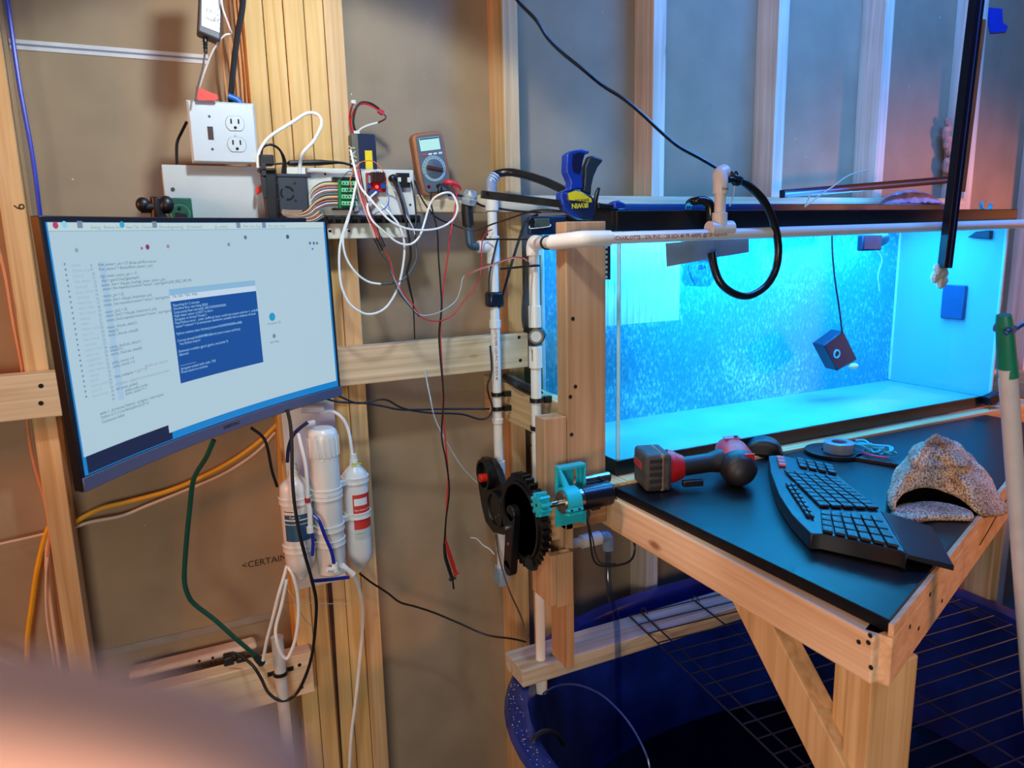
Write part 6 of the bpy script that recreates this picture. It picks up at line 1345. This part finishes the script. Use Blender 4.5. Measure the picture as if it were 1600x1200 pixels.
def bench_bits():
    t = thing('tape_spool', at(1300, 700, Z=ZT), 'small grey spool of tape standing on the black ring', 'spool')
    c = at(1303, 709, Z=ZT+.008); g = mat('spool_grey', (110, 122, 135), .4)
    MB().lathe(c+V((.02, .005, 0)), (0, 0, 1), [(0, .029), (.001, .031), (.022, .031), (.023, .029), (.023, .016), (.002, .016)], 36).build('spool_body', g, t)
    t = thing('black_ring_tool', at(1300, 712, Z=ZT), 'flat black printed ring with a long arm lying under the grey spool', 'printed part')
    c = at(1303, 708, Z=ZT+.001); k = mat('print_black2', (20, 22, 28), .35)
    MB().lathe(c, (0, 0, 1), [(0, .060), (.007, .060), (.007, .026), (0, .026)], 44).build('ring', k, t)
    p0, p1 = at(1338, 714, Z=ZT+.004), at(1420, 728, Z=ZT+.004); d = (p1-p0).normalized()
    MB().obox((p0+p1)/2, d, V((0, 0, 1)).cross(d), (0, 0, 1), (p1-p0).length/2, .016, .004).build('arm', k, t, bevel=.001)
    tl = mat('cord_teal', (50, 165, 185), .5); random.seed(5)
    t = thing('teal_cord_bundle', at(1365, 705, Z=ZT), 'tangled bundle of teal cord between the grey spool and the towel', 'cord')
    base = at(1340, 700, Z=ZT+.012); far = at(1392, 712, Z=ZT+.012)
    for i in range(5):
        pts = [base.lerp(far, f)+V((random.uniform(-.012, .012), random.uniform(-.018, .018), random.uniform(0, .018))) for f in (0, .2, .45, .7, 1, .75, .4, .15)]
        MB().tube(pts, .0024, 7).build('strand', tl, t)
    tag(MB().tube([at(1347, 706, Z=ZT+.012), at(1360, 711, Z=ZT+.014), at(1376, 714, Z=ZT+.014), at(1388, 716, Z=ZT+.012)], .0022, 7).build('magenta_wire', mat('wire_magenta', (190, 40, 90), .4)), 'short magenta wire in front of the teal cord', 'wire')
bench_bits()
def towel():
    from mathutils import noise
    m = bpy.data.materials.new('terry_cloth'); m.use_nodes = True; nt = m.node_tree; b = nt.nodes['Principled BSDF']; L = nt.links.new
    tc = nt.nodes.new('ShaderNodeTexCoord'); n1 = nt.nodes.new('ShaderNodeTexNoise'); n1.inputs['Scale'].default_value = 300; n1.inputs['Detail'].default_value = 2; L(tc.outputs['Object'], n1.inputs['Vector'])
    r = nt.nodes.new('ShaderNodeValToRGB'); e = r.color_ramp.elements; e[0].position = .36; e[0].color = lin((124, 100, 78)); e[1].position = .58; e[1].color = lin((230, 208, 178)); L(n1.outputs['Fac'], r.inputs[0])
    n2 = nt.nodes.new('ShaderNodeTexNoise'); n2.inputs['Scale'].default_value = 14; L(tc.outputs['Object'], n2.inputs['Vector'])
    r2 = nt.nodes.new('ShaderNodeValToRGB'); e = r2.color_ramp.elements; e[0].position = .3; e[0].color = (.62, .55, .52, 1); e[1].position = .6; e[1].color = (1, 1, 1, 1); L(n2.outputs['Fac'], r2.inputs[0])
    mx = nt.nodes.new('ShaderNodeMixRGB'); mx.blend_type = 'MULTIPLY'; mx.inputs[0].default_value = 1; L(r.outputs[0], mx.inputs[1]); L(r2.outputs[0], mx.inputs[2]); 
    sx = nt.nodes.new('ShaderNodeSeparateXYZ'); L(tc.outputs['Object'], sx.inputs[0]); n4 = nt.nodes.new('ShaderNodeTexNoise'); n4.inputs['Scale'].default_value = 12; L(tc.outputs['Object'], n4.inputs['Vector'])
    ad = nt.nodes.new('ShaderNodeMath'); ad.operation = 'MULTIPLY_ADD'; ad.inputs[1].default_value = .05; L(n4.outputs['Fac'], ad.inputs[0]); L(sx.outputs['Z'], ad.inputs[2])
    r4 = nt.nodes.new('ShaderNodeValToRGB'); r4.color_ramp.interpolation = 'LINEAR'; e4 = r4.color_ramp.elements
    e4[0].position = .0; e4[0].color = (1, 1, 1, 1); e4[1].position = 1; e4[1].color = (1, 1, 1, 1)
    for c_ in (.088, .122):
        for dp, cc in ((-.004, (1, 1, 1, 1)), (0, (.36, .20, .15, 1)), (.004, (1, 1, 1, 1))): q_ = e4.new(c_+dp); q_.color = cc
    L(ad.outputs[0], r4.inputs[0]); m5 = nt.nodes.new('ShaderNodeMixRGB'); m5.blend_type = 'MULTIPLY'; m5.inputs[0].default_value = .85
    L(mx.outputs[0], m5.inputs[1]); L(r4.outputs[0], m5.inputs[2]); L(m5.outputs[0], b.inputs['Base Color'])
    b.inputs['Roughness'].default_value = 1; bp = nt.nodes.new('ShaderNodeBump'); bp.inputs['Distance'].default_value = .003; bp.inputs['Strength'].default_value = .8; L(n1.outputs['Fac'], bp.inputs['Height']); L(bp.outputs[0], b.inputs['Normal'])
    # silhouette: base loop on the bench (last value lifts the edge), rising to a rounded peak
    loop = [(1383, 772, .010), (1392, 797, .012), (1399, 787, .020), (1413, 770, .034), (1440, 762, .036), (1470, 765, .028), (1497, 779, .016), (1526, 800, .006), (1556, 806, -.004), (1574, 800, -.014),
            (1560, 772, .004), (1545, 748, .010), (1530, 735, .004), (1500, 728, .002), (1460, 726, .002), (1425, 732, .004), (1398, 748, .006)]
    base = [at(x, y, Z=ZT+h) if h > .015 else at(x, y, Z=ZT+max(h, -.02)) for x, y, h in loop]
    base = catmull(base+[base[0]], 5)[:-1]; n = len(base)
    ctr = sum(base, V((0, 0, 0)))/n; pk = at(1462, 678, Y=ctr.y+.02); pk2 = V((pk.x, pk.y, pk.z))
    vs_ = []; rings = 22
    for j in range(rings):
        s = j/(rings-1)
        for i, p in enumerate(base):
            q = p.lerp(pk2, s); bul = math.sin(math.pi*min(1, s*1.02))*.016
            out = V((p.x-ctr.x, p.y-ctr.y, 0)); out = out.normalized() if out.length > 0 else out
            w_ = noise.noise(q*22)*.009*(1-abs(2*s-1)*.4)+noise.noise(q*60)*.003
            fold = -.008*math.exp(-((s-.45)/.05)**2)-.006*math.exp(-((s-.75)/.04)**2)
            vs_.append(q+out*(bul*.55+w_+fold)+V((0, 0, bul*.55+w_*.6)))
    fs = [(j*n+i, j*n+(i+1) % n, (j+1)*n+(i+1) % n, (j+1)*n+i) for j in range(rings-1) for i in range(n)]
    fs.append(tuple((rings-1)*n+i for i in range(n)))
    t = thing('towel', V((ctr.x, ctr.y, ZT)), 'crumpled beige terry towel with brown streaks at the bench edge', 'towel')
    o = MB().add(vs_, fs).build('cloth', m, t); sd = o.modifiers.new('thickness', 'SOLIDIFY'); sd.thickness = .005; sd.offset = -1
    lo = [(1392, 797), (1402, 806), (1425, 811), (1460, 806), (1490, 806), (1520, 806), (1516, 796), (1485, 786), (1450, 782), (1420, 784), (1402, 788)]
    P = [at(x, y, Z=ZT+.011) for x, y in lo]; P = catmull(P+[P[0]], 4)[:-1]
    MB().prism(P, (0, 0, -.010)).build('lower_flap', m, t, bevel=.004)
    rm = mat('stain_brown', (110, 64, 48), 1)
    return t
towel()
def pole():
    Yp = .56
    a, b, c = at(1572, 514, Y=Yp), at(1575, 586, Y=Yp), at(1590, 800, Y=Yp); d = (c-b).normalized()
    t = thing('cleaning_pole', c+d*.4, 'white pole with a green plastic grip standing in front of the bench at right', 'pole')
    top = b-d*.082
    MB().cyl(b-d*.01, c+d*.38, .0112, 24).build('shaft', mat('pole_white', (196, 196, 200), .3), t)
    MB().tube([top, top+d*.012, top+d*.05, b+d*.002], [.0088, .0105, .0118, .0132], 20, smooth=False, flat=.8).build('grip', mat('grip_green', (16, 118, 96), .4), t)
    q = top+d*.018; MB().cyl(q-V((0, .0118, 0)), q+V((0, .0118, 0)), .0052, 16).build('hang_hole', mat('hole_blue', (60, 100, 150), .5), t)
    C('hang_cord', 'blue hanging cord through the top of the green grip', [(1570, 522, Yp-.012), (1576, 517, Yp-.013), (1586, 514, Yp), (1600, 506, Yp), (1625, 498, Yp)], .0030, mat('cord_blue', (40, 66, 130), .4), cat='cord')
pole()
# ------------------------------------------------------------------ the photographer's hand holding the camera, very near the lens
def hand():
    # joints in camera space (metres): x right, y down, z ahead; the index finger lies across the lower left corner
    J = {}
    def K(x, y, z, r): return (cam2w(x, y, z), r)
    z = .052; s = z/F
    def Q(px_, py_, zz, r): return K((px_-800)*zz/F, (py_-600)*zz/F, zz, r)
    verts = []; edges = []; rad = []
    def addv(p, par=None):
        verts.append(tuple(p[0])); rad.append(p[1])
        if par is not None: edges.append((par, len(verts)-1))
        return len(verts)-1
    palm = addv(K(-.150, .075, .020, .020)); wrist = addv(K(-.200, .105, -.005, .022), palm); addv(K(-.255, .145, -.03, .024), wrist)
    k1 = addv(K(-.108, .046, .034, .0115), palm)
    # index: knuckle -> middle joint -> end joint -> tip, bent gently
    a = addv(Q(-560, 1250, .050, .0098), k1); a = addv(Q(-120, 1192, .052, .0090), a); a = addv(Q(310, 1258, .051, .0082), a); a = addv(Q(480, 1345, .049, .0066), a)
    for dy, l in ((.022, 1.06), (.043, 1.0), (.061, .84)):
        k = addv(K(-.112+dy*.1, .046+dy, .026, .0100), palm)
        p1 = addv(K(-.112+.034*l, .050+dy, .040, .0086), k); p2 = addv(K(-.112+.058*l, .056+dy, .036, .0078), p1); addv(K(-.112+.074*l, .064+dy, .024, .0066), p2)
    tb = addv(K(-.128, .050, -.006, .0125), palm); t1 = addv(K(-.100, .034, -.022, .0105), tb); addv(K(-.078, .030, -.026, .0085), t1)
    me = bpy.data.meshes.new('hand'); me.from_pydata(verts, edges, []); ob = bpy.data.objects.new('hand', me); COL.objects.link(ob)
    sk = ob.modifiers.new('skin', 'SKIN'); 
    for v_, r in zip(me.skin_vertices[0].data, rad): v_.radius = (r, r)
    me.skin_vertices[0].data[0].use_root = True
    ob.modifiers.new('sub', 'SUBSURF').levels = 2; ob.modifiers['sub'].render_levels = 3
    m = mat('skin', (238, 176, 152), .55, vary=.08, scale=60); m.node_tree.nodes['Principled BSDF'].inputs['Subsurface Weight'].default_value = .15
    m.node_tree.nodes['Principled BSDF'].inputs['Subsurface Radius'].default_value = (.006, .002, .001)
    me.materials.append(m)
    bpy.context.view_layer.update(); dg = bpy.context.evaluated_depsgraph_get(); m2 = bpy.data.meshes.new_from_object(ob.evaluated_get(dg))
    ob.modifiers.clear(); ob.data = m2
    for p in m2.polygons: p.use_smooth = True
    tag(ob, 'out of focus bare finger of the photographer in the lower left corner', 'hand')
    print('hand bbox', [tuple(round(x, 3) for x in v) for v in (ob.bound_box[0], ob.bound_box[6])])
hand()
